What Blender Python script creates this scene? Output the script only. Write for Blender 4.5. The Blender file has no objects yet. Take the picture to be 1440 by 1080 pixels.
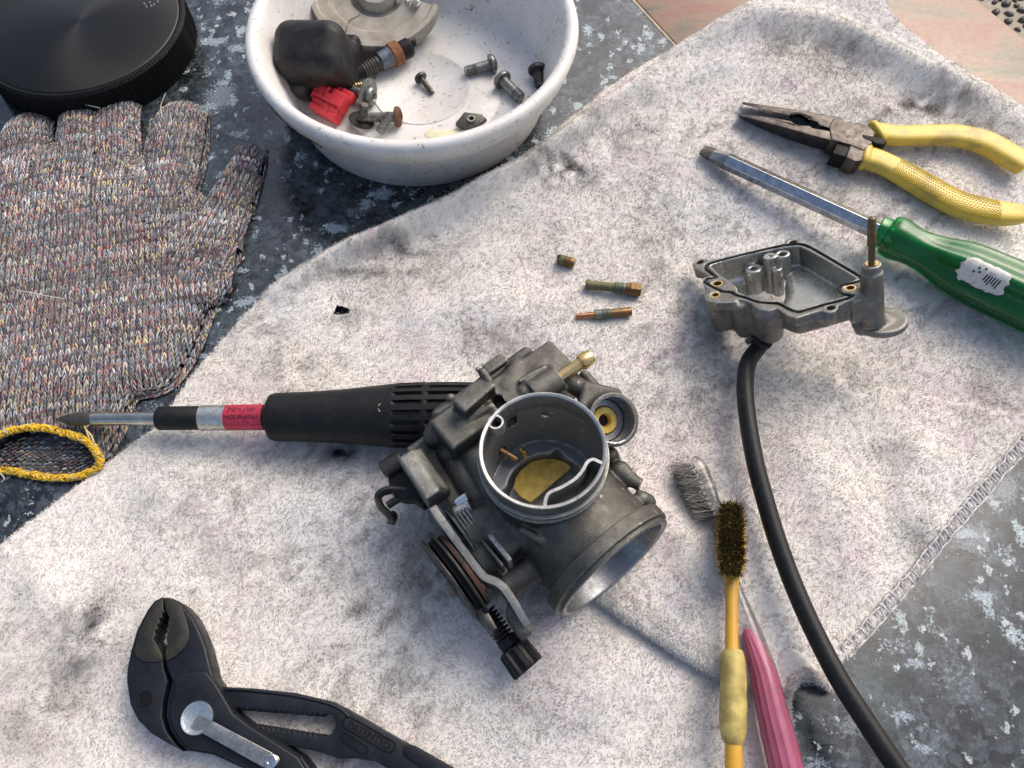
import bpy, bmesh, math, random
import numpy as np
from mathutils import Vector, Matrix

# ------------------------------------------------------------------ camera, sky, sun, exposure
S = 0.001                                   # the code works in millimetres, the scene in metres
sc = bpy.context.scene
col = sc.collection
PITCH, FPX, DIST = math.radians(64.5), 1040.0, 306.0
FW = np.array([0, math.cos(PITCH), -math.sin(PITCH)])
UP = np.array([0, math.sin(PITCH), math.cos(PITCH)])
RT = np.array([1.0, 0, 0])
EYE = -DIST * FW
cd = bpy.data.cameras.new("camera")
cam = bpy.data.objects.new("camera", cd)
col.objects.link(cam)
cd.sensor_fit = 'HORIZONTAL'
cd.angle = 2 * math.atan(720 / FPX)
cd.clip_start, cd.clip_end = 0.01, 50
cam.location = Vector(EYE * S)
cam.rotation_euler = (math.pi / 2 - PITCH, 0, 0)
sc.camera = cam

SUN_EL, SUN_AZ = math.radians(46), math.radians(42)      # azimuth from +Y towards +X
w = bpy.data.worlds.new("World")
sc.world = w
w.use_nodes = True
nt = w.node_tree
bg = nt.nodes['Background']
sky = nt.nodes.new('ShaderNodeTexSky')
sky.sky_type = 'NISHITA'
sky.sun_disc = False
sky.sun_elevation = SUN_EL
sky.sun_rotation = SUN_AZ
sky.air_density, sky.dust_density, sky.ozone_density = 1.0, 5.0, 0.6
nt.links.new(sky.outputs[0], bg.inputs[0])
bg.inputs[1].default_value = 0.13
sl = bpy.data.lights.new("sun", 'SUN')
sl.energy, sl.angle, sl.color = 1.0, math.radians(44), (1.0, 0.96, 0.91)
so = bpy.data.objects.new("sun", sl)
col.objects.link(so)
sd = Vector((math.sin(SUN_AZ) * math.cos(SUN_EL), math.cos(SUN_AZ) * math.cos(SUN_EL), math.sin(SUN_EL)))
so.rotation_euler = sd.to_track_quat('Z', 'Y').to_euler()
vs = sc.view_settings
vs.view_transform, vs.look, vs.exposure, vs.gamma = 'Standard', 'None', 0.62, 1.0
sc.cycles.max_bounces = 10
sc.cycles.transmission_bounces = 10

# ------------------------------------------------------------------ geometry helpers
rng = np.random.default_rng(7)
random.seed(7)
A = lambda *v: np.array(v, float)


def P(px, py, z=0.0):
    """world point (mm) at height z seen at pixel px,py of the 1440x1080 photograph"""
    r = FW + RT * ((px - 720) / FPX) + UP * ((540 - py) / FPX)
    return EYE + r * ((z - EYE[2]) / r[2])


def onplane(px, py, p0, n):
    r = FW + RT * ((px - 720) / FPX) + UP * ((540 - py) / FPX)
    return EYE + r * (((p0 - EYE) @ n) / (r @ n))


def proj(p):
    q = np.asarray(p, float) - EYE
    D = q @ FW
    return 720 + FPX * (q @ RT) / D, 540 - FPX * (q @ UP) / D


def unit(v):
    v = np.asarray(v, float)
    return v / np.linalg.norm(v)


def frame(axis, up=(0, 0, 1)):
    """columns x,y,axis"""
    a = unit(axis)
    u = np.asarray(up, float)
    if abs(a @ unit(u)) > 0.98:
        u = A(0, 1, 0) if abs(a[1]) < 0.9 else A(1, 0, 0)
    x = unit(np.cross(u, a))
    return x, np.cross(a, x), a


def smooth_path(pts, n=8):
    """Catmull-Rom through pts (rows may carry extra columns)"""
    p = np.asarray(pts, float)
    p = np.vstack([2 * p[0] - p[1], p, 2 * p[-1] - p[-2]])
    out = []
    for i in range(1, len(p) - 2):
        for t in np.arange(n) / n:
            a, b, c, d = p[i - 1], p[i], p[i + 1], p[i + 2]
            out.append(0.5 * (2 * b + (c - a) * t + (2 * a - 5 * b + 4 * c - d) * t * t + (3 * b - a - 3 * c + d) * t ** 3))
    out.append(p[-2])
    return np.array(out)


class MB:
    def __init__(s):
        s.v, s.f, s.n = [], [], 0

    def add(s, v, f):
        v = np.asarray(v, float).reshape(-1, 3)
        s.v.append(v)
        s.f += [tuple(int(i) + s.n for i in q) for q in f]
        s.n += len(v)
        return s

    def box(s, c, ax, h):
        c = np.asarray(c, float)
        X, Y, Z = [np.asarray(a, float) * k for a, k in zip(ax, h)]
        v = [c + i * X + j * Y + k * Z for k in (-1, 1) for j in (-1, 1) for i in (-1, 1)]
        return s.add(v, [(0, 2, 3, 1), (4, 5, 7, 6), (0, 1, 5, 4), (2, 6, 7, 3), (0, 4, 6, 2), (1, 3, 7, 5)])

    def prism(s, top, off, taper=1.0):
        """top: list of 3D points (outline), off: vector to the far face"""
        t = np.asarray(top, float)
        nrm = sum(np.cross(t[i] - t[0], t[(i + 1) % len(t)] - t[0]) for i in range(len(t)))
        if nrm @ np.asarray(off, float) > 0:
            t = t[::-1]
        c = t.mean(0)
        b = c + (t - c) * taper + np.asarray(off, float)
        n = len(t)
        f = [tuple(range(n)), tuple(range(2 * n - 1, n - 1, -1))]
        f += [((i + 1) % n, i, n + i, n + (i + 1) % n) for i in range(n)]
        return s.add(np.vstack([t, b]), f)

    def tube(s, path, r, n=12, up=None, squash=1.0, caps=True, sec=None, closed=False):
        p = np.asarray(path, float)
        r = np.broadcast_to(np.asarray(r, float), (len(p),))
        if closed:
            T = np.roll(p, -1, 0) - np.roll(p, 1, 0)
        else:
            T = np.gradient(p, axis=0)
        T /= np.linalg.norm(T, axis=1)[:, None] + 1e-12
        x, y, _ = frame(T[0], (0, 0, 1) if up is None else up)
        th = np.arange(n) * 2 * math.pi / n
        cs, sn = (np.cos(th), np.sin(th)) if sec is None else (sec[:, 0], sec[:, 1])
        n = len(cs)
        rows = []
        for i in range(len(p)):
            if up is not None:
                x, y, _ = frame(T[i], up)
            else:
                x = unit(x - T[i] * (x @ T[i]))
                y = np.cross(T[i], x)
            sq = squash[i] if hasattr(squash, '__len__') else squash
            rows.append(p[i] + r[i] * (np.outer(cs, x) + np.outer(sn, y) * sq))
        v = np.vstack(rows)
        m = len(p)
        f = []
        for i in range(m if closed else m - 1):
            for j in range(n):
                a, b = i * n + j, i * n + (j + 1) % n
                c, d = ((i + 1) % m) * n + (j + 1) % n, ((i + 1) % m) * n + j
                f.append((a, b, c, d))
        if caps and not closed:
            f += [tuple(range(n - 1, -1, -1)), tuple(range((m - 1) * n, m * n))]
        return s.add(v, f)

    def lathe(s, o, axis, prof, n=32, mod=None, up=(0, 0, 1), closed=False, arc=None):
        """prof: (t along axis, r); closed profile makes a ring"""
        x, y, a = frame(axis, up)
        o = np.asarray(o, float)
        full = arc is None
        th = np.arange(n) * 2 * math.pi / n if full else np.linspace(arc[0], arc[1], n)
        rows = []
        for t, r in prof:
            k = np.ones(n) if mod is None else np.broadcast_to(mod(th, t), (n,))
            rows.append(o + a * t + (np.outer(np.cos(th), x) + np.outer(np.sin(th), y)) * (r * k)[:, None])
        m = len(prof)
        f = []
        for i in range(m if closed else m - 1):
            for j in range(n if full else n - 1):
                k = (j + 1) % n
                i2 = (i + 1) % m
                f.append((i * n + j, i * n + k, i2 * n + k, i2 * n + j))
        if not closed:
            if prof[0][1] > 1e-6 and full:
                f.append(tuple(range(n - 1, -1, -1)))
            if prof[-1][1] > 1e-6 and full:
                f.append(tuple(range((m - 1) * n, m * n)))
        elif not full:
            f.append(tuple(i * n for i in range(m)))
            f.append(tuple(i * n + n - 1 for i in range(m - 1, -1, -1)))
        return s.add(np.vstack(rows), f)

    def cyl(s, a, b, r, n=24, r2=None, ch=0.0):
        a, b = np.asarray(a, float), np.asarray(b, float)
        L = np.linalg.norm(b - a)
        r2 = r if r2 is None else r2
        if ch:
            return s.lathe(a, b - a, [(0, r - ch), (ch, r), (L - ch, r2), (L, r2 - ch)], n)
        return s.lathe(a, b - a, [(0, r), (L, r2)], n)

    def ball(s, c, r, n=16, m=9, sc3=(1, 1, 1), axis=(0, 0, 1)):
        pr = [(-r * math.cos(math.pi * i / (m - 1)) * sc3[2], max(r * math.sin(math.pi * i / (m - 1)), 1e-7 if 0 < i < m - 1 else 0.001)) for i in range(m)]
        return s.lathe(c, axis, pr, n)

    def thread(s, a, b, r, pitch=1.0, depth=0.35, n=20):
        a, b = np.asarray(a, float), np.asarray(b, float)
        L = np.linalg.norm(b - a)
        pr = [(0, r * .8)]
        t = pitch * .3
        while t < L - pitch * .5:
            pr += [(t, r), (t + pitch * .2, r), (t + pitch * .5, r - depth), (t + pitch * .7, r - depth)]
            t += pitch
        pr += [(L, r * .85)]
        return s.lathe(a, b - a, pr, n)

    def arrays(s):
        return np.vstack(s.v), s.f


def link(name, me, loc, parent):
    o = bpy.data.objects.new(name, me)
    col.objects.link(o)
    if parent is not None:
        o.parent = parent
    else:
        o.location = Vector(np.asarray(loc) * S)
    return o


def origin_of(o):
    p = np.zeros(3)
    while o is not None:
        p = p + np.array(o.location) / S
        o = o.parent
    return p


def build(mb, name, mat, parent=None, loc=None, bevel=0.0, seg=2, angle=35, smooth=True, sub=0, weld=False):
    """link the collected shape as ONE mesh object; vertices are given in world mm"""
    v, f = mb.arrays()
    if parent is not None:
        base = origin_of(parent)
    else:
        base = np.array(loc) if loc is not None else A(v[:, 0].mean(), v[:, 1].mean(), v[:, 2].min())
    me = bpy.data.meshes.new(name)
    me.from_pydata(((v - base) * S).tolist(), [], f)
    if bevel or weld:
        bm = bmesh.new()
        bm.from_mesh(me)
        if weld:
            bmesh.ops.remove_doubles(bm, verts=bm.verts, dist=1e-6)
        if bevel:
            ed = [e for e in bm.edges if len(e.link_faces) == 2 and e.calc_face_angle(0) > math.radians(32)]
            bmesh.ops.bevel(bm, geom=ed, offset=bevel * S, segments=seg, profile=0.5, affect='EDGES', clamp_overlap=True)
        bm.to_mesh(me)
        bm.free()
    if smooth:
        me.polygons.foreach_set('use_smooth', np.ones(len(me.polygons), bool))
        me.set_sharp_from_angle(angle=math.radians(angle))
    me.update()
    for m in (mat if isinstance(mat, (list, tuple)) else [mat]):
        me.materials.append(m)
    o = link(name, me, base, parent)
    if sub:
        md = o.modifiers.new('sub', 'SUBSURF')
        md.levels = md.render_levels = sub
    return o


def raw_mesh(name, v, faces_flat, counts, mat, parent=None, loc=None, colors=None, smooth=True):
    """fast numpy mesh: v (N,3) world mm, faces as flat loop indices and per-face counts"""
    base = origin_of(parent) if parent is not None else np.asarray(loc, float)
    me = bpy.data.meshes.new(name)
    me.vertices.add(len(v))
    me.vertices.foreach_set('co', ((v - base) * S).astype(np.float32).ravel())
    me.loops.add(len(faces_flat))
    me.loops.foreach_set('vertex_index', faces_flat.astype(np.int32))
    me.polygons.add(len(counts))
    st = np.concatenate([[0], np.cumsum(counts)[:-1]]).astype(np.int32)
    me.polygons.foreach_set('loop_start', st)
    me.update(calc_edges=True)
    me.validate()
    if smooth:
        me.polygons.foreach_set('use_smooth', np.ones(len(me.polygons), bool))
    if colors is not None:
        at = me.color_attributes.new('Col', 'FLOAT_COLOR', 'POINT')
        at.data.foreach_set('color', np.hstack([colors, np.ones((len(colors), 1))]).astype(np.float32).ravel())
    me.materials.append(mat)
    return link(name, me, base, parent)


def tag(o, label=None, cat=None, group=None, kind=None):
    if label: o['label'] = label
    if cat: o['category'] = cat
    if group: o['group'] = group
    if kind: o['kind'] = kind
    return o


def thing(name, label, cat, loc, group=None):
    o = bpy.data.objects.new(name, None)
    o.empty_display_size = 0.01
    col.objects.link(o)
    o.location = Vector(np.asarray(loc, float) * S)
    return tag(o, label, cat, group)


def under(parent, *children):
    """make parts sub-parts of another part of the same thing"""
    for c in children:
        c.parent = parent


# ------------------------------------------------------------------ numpy noise
_tab = rng.random((256, 256)).astype(np.float32)


def vnoise(x, y, seed=0):
    x = np.asarray(x) + seed * 17.31
    y = np.asarray(y) + seed * 9.73
    xi, yi = np.floor(x).astype(int), np.floor(y).astype(int)
    fx, fy = x - xi, y - yi
    fx, fy = fx * fx * (3 - 2 * fx), fy * fy * (3 - 2 * fy)
    a, b = _tab[xi & 255, yi & 255], _tab[(xi + 1) & 255, yi & 255]
    c, d = _tab[xi & 255, (yi + 1) & 255], _tab[(xi + 1) & 255, (yi + 1) & 255]
    return (a * (1 - fx) + b * fx) * (1 - fy) + (c * (1 - fx) + d * fx) * fy


def fbm(x, y, seed=0, oct=4):
    t, k, n = 0, 0.5, 0
    for i in range(oct):
        t = t + k * vnoise(x * 2 ** i, y * 2 ** i, seed + i)
        n += k
        k *= 0.55
    return t / n


def polydist(x, y, poly):
    """signed distance to polygon, positive inside"""
    d = np.full(x.shape, 1e9)
    ins = np.zeros(x.shape, bool)
    n = len(poly)
    for i in range(n):
        ax, ay = poly[i]
        bx, by = poly[(i + 1) % n]
        ex, ey = bx - ax, by - ay
        t = np.clip(((x - ax) * ex + (y - ay) * ey) / (ex * ex + ey * ey + 1e-12), 0, 1)
        d = np.minimum(d, (x - ax - t * ex) ** 2 + (y - ay - t * ey) ** 2)
        c = ((ay > y) != (by > y)) & (x < ex * (y - ay) / (ey if abs(ey) > 1e-12 else 1e-12) + ax)
        ins ^= c
    d = np.sqrt(d)
    return np.where(ins, d, -d)


def linedist(x, y, pts):
    """unsigned distance to an open polyline and the parameter 0..1 along it"""
    d = np.full(x.shape, 1e9)
    par = np.zeros(x.shape)
    n = len(pts) - 1
    for i in range(n):
        ax, ay = pts[i][:2]
        bx, by = pts[i + 1][:2]
        ex, ey = bx - ax, by - ay
        t = np.clip(((x - ax) * ex + (y - ay) * ey) / (ex * ex + ey * ey + 1e-12), 0, 1)
        q = np.sqrt((x - ax - t * ex) ** 2 + (y - ay - t * ey) ** 2)
        par = np.where(q < d, (i + t) / n, par)
        d = np.minimum(d, q)
    return d, par


# ------------------------------------------------------------------ signed-distance casting
class Field:
    """a block of space in which shapes are fused with soft fillets, then skinned"""
    def __init__(s, lo, hi, h, O=(0, 0, 0), R=np.eye(3)):
        s.lo, s.h = np.asarray(lo, float), h
        s.O, s.R = np.asarray(O, float), np.asarray(R, float)      # world = O + R @ local
        s.n = np.ceil((np.asarray(hi, float) - s.lo) / h).astype(int) + 1
        s.d = np.full(s.n, 5.0, np.float32)
        s.ax = [(s.lo[i] + h * np.arange(s.n[i])).astype(np.float32) for i in range(3)]

    def loc(s, p):
        return s.R.T @ (np.asarray(p, float) - s.O)

    def vec(s, p):
        return s.R.T @ np.asarray(p, float)

    def _win(s, lo, hi, m=3.0):
        i0 = np.clip(np.floor((lo - m - s.lo) / s.h).astype(int), 0, s.n)
        i1 = np.clip(np.ceil((hi + m - s.lo) / s.h).astype(int) + 1, 0, s.n)
        return tuple(slice(a, b) for a, b in zip(i0, i1))

    def _pts(s, w):
        return np.ix_(s.ax[0][w[0]], s.ax[1][w[1]], s.ax[2][w[2]])

    def _mix(s, w, q, op, k):
        c = s.d[w]
        if op == '+':
            hh = np.maximum(k - np.abs(c - q), 0) / k if k > 0 else 0
            s.d[w] = np.minimum(c, q) - (hh * hh * k * .25 if k > 0 else 0)
        else:
            q = -q
            hh = np.maximum(k - np.abs(c - q), 0) / k if k > 0 else 0
            s.d[w] = np.maximum(c, q) + (hh * hh * k * .25 if k > 0 else 0)

    def cap(s, a, b, r, r2=None, op='+', k=1.5):
        a, b = s.loc(a), s.loc(b)
        r2 = r if r2 is None else r2
        R = max(r, r2)
        w = s._win(np.minimum(a, b) - R, np.maximum(a, b) + R)
        X, Y, Z = s._pts(w)
        e = b - a
        t = np.clip(((X - a[0]) * e[0] + (Y - a[1]) * e[1] + (Z - a[2]) * e[2]) / (e @ e + 1e-9), 0, 1)
        q = np.sqrt((X - a[0] - t * e[0]) ** 2 + (Y - a[1] - t * e[1]) ** 2 + (Z - a[2] - t * e[2]) ** 2) - (r + (r2 - r) * t)
        s._mix(w, q, op, k)

    def cyl(s, a, b, r, r2=None, rd=0.6, op='+', k=1.5, squash=None):
        a, b = s.loc(a), s.loc(b)
        r2 = r if r2 is None else r2
        R = max(r, r2) * (1 if squash is None else max(1, squash[1]))
        w = s._win(np.minimum(a, b) - R, np.maximum(a, b) + R)
        X, Y, Z = s._pts(w)
        L = np.linalg.norm(b - a)
        e = (b - a) / L
        px, py, pz = X - a[0], Y - a[1], Z - a[2]
        t = px * e[0] + py * e[1] + pz * e[2]
        if squash is None:
            rad = np.sqrt(np.maximum(px * px + py * py + pz * pz - t * t, 0))
        else:
            dv = s.vec(squash[0])
            dv = dv - e * (dv @ e)
            dv /= np.linalg.norm(dv)
            c1 = px * dv[0] + py * dv[1] + pz * dv[2]
            c2 = np.maximum(px * px + py * py + pz * pz - t * t - c1 * c1, 0)
            rad = np.sqrt((c1 / squash[1]) ** 2 + c2)
        rr = r + (r2 - r) * np.clip(t / L, 0, 1)
        dx = rad - rr + rd
        dy = np.abs(t - L / 2) - L / 2 + rd
        q = np.minimum(np.maximum(dx, dy), 0) + np.sqrt(np.maximum(dx, 0) ** 2 + np.maximum(dy, 0) ** 2) - rd
        s._mix(w, q, op, k)

    def box(s, c, ax, hs, rd=0.8, op='+', k=1.5):
        c = s.loc(c)
        ax = [s.vec(unit(a)) for a in ax]
        ext = sum(np.abs(a) * h for a, h in zip(ax, hs))
        w = s._win(c - ext, c + ext)
        X, Y, Z = s._pts(w)
        ds = []
        for a, h in zip(ax, hs):
            ds.append(np.abs((X - c[0]) * a[0] + (Y - c[1]) * a[1] + (Z - c[2]) * a[2]) - h + rd)
        q = np.minimum(np.maximum(np.maximum(ds[0], ds[1]), ds[2]), 0) + np.sqrt(sum(np.maximum(d, 0) ** 2 for d in ds)) - rd
        s._mix(w, q, op, k)

    def poly(s, pts, z0, z1, rd=0.5, op='+', k=1.0, draft=0.0, grow=0.0):
        """outline in local xy, from local z0 to z1"""
        pts = np.asarray(pts, float)
        lo = np.append(pts.min(0) - grow, z0)
        hi = np.append(pts.max(0) + grow, z1)
        w = s._win(lo, hi)
        X, Y, Z = s._pts(w)
        XX, YY = np.broadcast_arrays(X[:, :, 0], Y[:, :, 0])
        d2 = -polydist(XX.astype(float), YY.astype(float), pts).astype(np.float32)[:, :, None]
        dx = d2 - grow + rd + draft * (z1 - Z)
        dz = np.abs(Z - (z0 + z1) / 2) - (z1 - z0) / 2 + rd
        q = np.minimum(np.maximum(dx, dz), 0) + np.sqrt(np.maximum(dx, 0) ** 2 + np.maximum(dz, 0) ** 2) - rd
        s._mix(w, q, op, k)

    def skin(s):
        """surface nets"""
        d, h = s.d, s.h
        d[[0, -1]] = d[:, [0, -1]] = d[:, :, [0, -1]] = 1.0
        ins = d < 0
        n = np.array(d.shape) - 1
        cnt = np.zeros(n, np.int8)
        for i in (0, 1):
            for j in (0, 1):
                for k in (0, 1):
                    cnt += ins[i:i + n[0], j:j + n[1], k:k + n[2]]
        act = (cnt > 0) & (cnt < 8)
        idx = np.full(n, -1, np.int64)
        c = np.argwhere(act)
        idx[act] = np.arange(len(c))
        acc = np.zeros((len(c), 3))
        num = np.zeros(len(c))
        cor = [(i, j, k) for i in (0, 1) for j in (0, 1) for k in (0, 1)]
        val = {q: d[c[:, 0] + q[0], c[:, 1] + q[1], c[:, 2] + q[2]] for q in cor}
        for q in cor:
            for a in range(3):
                if q[a] == 0:
                    p = list(q); p[a] = 1; p = tuple(p)
                    v0, v1 = val[q], val[p]
                    m = (v0 < 0) != (v1 < 0)
                    t = np.where(m, v0 / np.where(m, v0 - v1, 1), 0)
                    pos = np.tile(np.array(q, float), (len(c), 1))
                    pos[:, a] = t
                    acc += pos * m[:, None]
                    num += m
        v = s.lo + h * (c + acc / num[:, None])
        faces = []
        for a in range(3):
            b, e = (a + 1) % 3, (a + 2) % 3
            sl0 = [slice(None)] * 3; sl1 = [slice(None)] * 3
            sl0[a] = slice(0, -1); sl1[a] = slice(1, None)
            x = ins[tuple(sl0)] != ins[tuple(sl1)]
            g = np.argwhere(x)
            g = g[(g[:, b] > 0) & (g[:, e] > 0) & (g[:, b] < d.shape[b] - 1) & (g[:, e] < d.shape[e] - 1)]
            fl = ins[tuple(sl0)][g[:, 0], g[:, 1], g[:, 2]]
            def at(db, de):
                t = g.copy(); t[:, b] += db; t[:, e] += de
                return idx[t[:, 0], t[:, 1], t[:, 2]]
            q = np.stack([at(-1, -1), at(0, -1), at(0, 0), at(-1, 0)], 1)
            q[~fl] = q[~fl][:, ::-1]
            faces.append(q)
        f = np.vstack(faces)
        return s.O + v @ s.R.T, f


def skin_obj(F, name, mat, parent, mats=None, pick=None, angle=50):
    v, f = F.skin()
    o = raw_mesh(name, v, f.ravel(), np.full(len(f), 4), mat, parent)
    me = o.data
    if mats:
        for m in mats:
            me.materials.append(m)
        c = v[f].mean(1)
        me.polygons.foreach_set('material_index', pick(c).astype(np.int32))
    me.set_sharp_from_angle(angle=math.radians(angle))
    return o


# ------------------------------------------------------------------ materials
class NT:
    def __init__(s, name):
        s.m = bpy.data.materials.new(name)
        s.m.use_nodes = True
        s.t = s.m.node_tree
        s.b = s.t.nodes['Principled BSDF']
        tc = s.t.nodes.new('ShaderNodeTexCoord')
        mp = s.t.nodes.new('ShaderNodeVectorMath')
        mp.operation = 'SCALE'
        mp.inputs['Scale'].default_value = 1 / S
        s.t.links.new(tc.outputs['Object'], mp.inputs[0])
        s.co = mp.outputs[0]                                  # object coordinates in millimetres
        s.tc = tc

    def put(s, sock, v):
        i = s.b.inputs[sock] if isinstance(sock, str) else sock
        if hasattr(v, 'is_linked'):
            s.t.links.new(v, i)
        else:
            i.default_value = (*v, 1.0) if hasattr(v, '__len__') and len(v) == 3 and i.type == 'RGBA' else v
        return s

    def noise(s, scale, detail=4, rough=0.6, dist=0.0, vec=None, out='Fac'):
        n = s.t.nodes.new('ShaderNodeTexNoise')
        n.inputs['Scale'].default_value = scale
        n.inputs['Detail'].default_value = detail
        n.inputs['Roughness'].default_value = rough
        n.inputs['Distortion'].default_value = dist
        s.t.links.new(vec or s.co, n.inputs['Vector'])
        return n.outputs[out]

    def voro(s, scale, feature='F1', vec=None, out='Distance', rnd=1.0):
        n = s.t.nodes.new('ShaderNodeTexVoronoi')
        n.feature = feature
        n.inputs['Scale'].default_value = scale
        n.inputs['Randomness'].default_value = rnd
        s.t.links.new(vec or s.co, n.inputs['Vector'])
        return n.outputs[out]

    def mapv(s, scale=(1, 1, 1), rot=(0, 0, 0), vec=None):
        n = s.t.nodes.new('ShaderNodeMapping')
        n.inputs['Scale'].default_value = scale
        n.inputs['Rotation'].default_value = rot
        s.t.links.new(vec or s.co, n.inputs['Vector'])
        return n.outputs[0]

    def ramp(s, fac, stops, interp='LINEAR'):
        n = s.t.nodes.new('ShaderNodeValToRGB')
        cr = n.color_ramp
        cr.interpolation = interp
        while len(cr.elements) < len(stops):
            cr.elements.new(0.5)
        for e, (p, c) in zip(cr.elements, stops):
            e.position = p
            e.color = (*c, 1) if hasattr(c, '__len__') else (c, c, c, 1)
        s.t.links.new(fac, n.inputs[0])
        return n.outputs[0]

    def mix(s, fac, a, b, mode='MIX'):
        n = s.t.nodes.new('ShaderNodeMix')
        n.data_type = 'RGBA'
        n.blend_type = mode
        for i, v in ((n.inputs[0], fac), (n.inputs[6], a), (n.inputs[7], b)):
            s.put(i, v)
        return n.outputs[2]

    def math(s, op, a, b=0.0, c=None):
        n = s.t.nodes.new('ShaderNodeMath')
        n.operation = op
        s.put(n.inputs[0], a)
        s.put(n.inputs[1], b)
        if c is not None:
            s.put(n.inputs[2], c)
        return n.outputs[0]

    def bump(s, h, dist=0.1, strength=1.0, normal=None):
        n = s.t.nodes.new('ShaderNodeBump')
        n.inputs['Distance'].default_value = dist * S
        n.inputs['Strength'].default_value = strength
        s.t.links.new(h, n.inputs['Height'])
        if normal is not None:
            s.t.links.new(normal, n.inputs['Normal'])
        s.t.links.new(n.outputs[0], s.b.inputs['Normal'])
        return n.outputs[0]

    def attr(s, name='Col'):
        n = s.t.nodes.new('ShaderNodeAttribute')
        n.attribute_name = name
        return n.outputs['Color']


def solid(name, c, rough=0.5, metal=0.0, c2=None, scale=0.4, rvar=0.12, bump=0.0, bscale=2.0, spec=None, lo=0.35, hi=0.65, dust=0.0):
    """a plain material broken up by wear: second colour in noise patches, uneven gloss, fine relief"""
    n = NT(name)
    base = c
    if c2 is not None:
        base = n.mix(n.ramp(n.noise(scale, 6, 0.65), [(lo, 0.0), (hi, 1.0)]), c, c2)
    if dust:
        d = n.ramp(n.noise(scale * 2.7, 8, 0.75), [(0.6, 0.0), (0.72, 1.0)])
        base = n.mix(n.math('MULTIPLY', d, dust), base, (0.42, 0.38, 0.32))
    n.put('Base Color', base)
    n.put('Metallic', metal)
    r = n.ramp(n.noise(scale * 3, 5), [(0.3, max(rough - rvar, 0.02)), (0.7, min(rough + rvar, 1.0))])
    n.put('Roughness', r)
    if spec is not None:
        n.put('Specular IOR Level', spec)
    if bump:
        n.bump(n.noise(bscale, 5, 0.7), bump)
    return n.m

# ------------------------------------------------------------------ the stone floor
def granite_mat():
    n = NT("polished dark granite")
    warp = n.t.nodes.new('ShaderNodeVectorMath'); warp.operation = 'MULTIPLY_ADD'
    n.t.links.new(n.noise(0.12, 3, out='Color'), warp.inputs[0])
    warp.inputs[1].default_value = (9, 9, 0)
    n.t.links.new(n.co, warp.inputs[2])
    w2 = n.t.nodes.new('ShaderNodeVectorMath'); w2.operation = 'MULTIPLY_ADD'
    n.t.links.new(n.noise(0.7, 4, .7, out='Color'), w2.inputs[0])
    w2.inputs[1].default_value = (4, 4, 0)
    n.t.links.new(warp.outputs[0], w2.inputs[2])
    v = w2.outputs[0]
    mixc = n.mix(0.5, n.voro(0.15, vec=v, out='Color'), n.voro(0.40, vec=v, out='Color'))
    mixc = n.mix(0.35, mixc, n.noise(0.30, 6, 0.75, vec=v))
    cell = n.ramp(mixc, [(0.26, 0.0), (0.74, 1.0)])
    base = n.ramp(cell, [(0.0, (0.006, 0.007, 0.008)), (0.28, (0.014, 0.017, 0.020)), (0.45, (0.036, 0.044, 0.051)), (0.6, (0.066, 0.080, 0.091)), (0.8, (0.018, 0.022, 0.026)), (1.0, (0.11, 0.13, 0.145))])
    blot = n.ramp(n.noise(0.055, 5, 0.7), [(0.35, (0.35, 0.35, 0.36)), (0.68, (1.5, 1.55, 1.6))])
    base = n.mix(1.0, base, blot, 'MULTIPLY')
    green = n.ramp(n.noise(0.03, 3), [(0.5, 0.0), (0.7, 0.35)])
    base = n.mix(green, base, (0.05, 0.085, 0.085))
    fine = n.ramp(n.noise(1.1, 6, 0.85), [(0.32, 0.35), (0.68, 1.6)])
    base = n.mix(1.0, base, fine, 'MULTIPLY')
    fl = None
    for sc_, rot, lo, c in (((0.028, 0.052, 0.1), 0.7, 0.2, (0.17, 0.205, 0.225)), ((0.034, 0.024, 0.1), 1.3, 0.2, (0.21, 0.245, 0.265)), ((0.05, 0.10, 0.1), 0.9, 0.15, (0.34, 0.42, 0.48)), ((0.11, 0.065, 0.1), 0.5, 0.12, (0.40, 0.50, 0.52)), ((0.22, 0.17, 0.2), 2.0, 0.11, (0.5, 0.55, 0.58))):
        u = n.mapv(sc_, (0, 0, rot), v)
        d = n.voro(1.0, vec=u)
        rc = n.t.nodes.new('ShaderNodeSeparateColor')
        n.t.links.new(n.voro(1.0, vec=u, out='Color'), rc.inputs[0])
        size = n.math('MULTIPLY', n.ramp(rc.outputs[0], [(0.18, 0.0), (1.0, 0.43)]), n.ramp(n.noise(0.7, 6, 0.75), [(0.35, 0.3), (0.65, 1.3)]))
        m = n.ramp(n.math('SUBTRACT', size, d), [(0.0, 0.0), (0.06, 1.0)])
        m = n.math('MULTIPLY', m, n.ramp(n.noise(1.3, 5, 0.8), [(0.36, 0.05), (0.60, 1.0)]))
        base = n.mix(m, base, c)
    n.put('Base Color', base)
    n.put('Roughness', n.ramp(n.noise(0.6, 5, 0.7), [(0.35, 0.07), (0.7, 0.24)]))
    n.put('Specular IOR Level', 0.6)
    n.bump(n.noise(1.2, 5, 0.8), 0.03)
    return n.m


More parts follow.
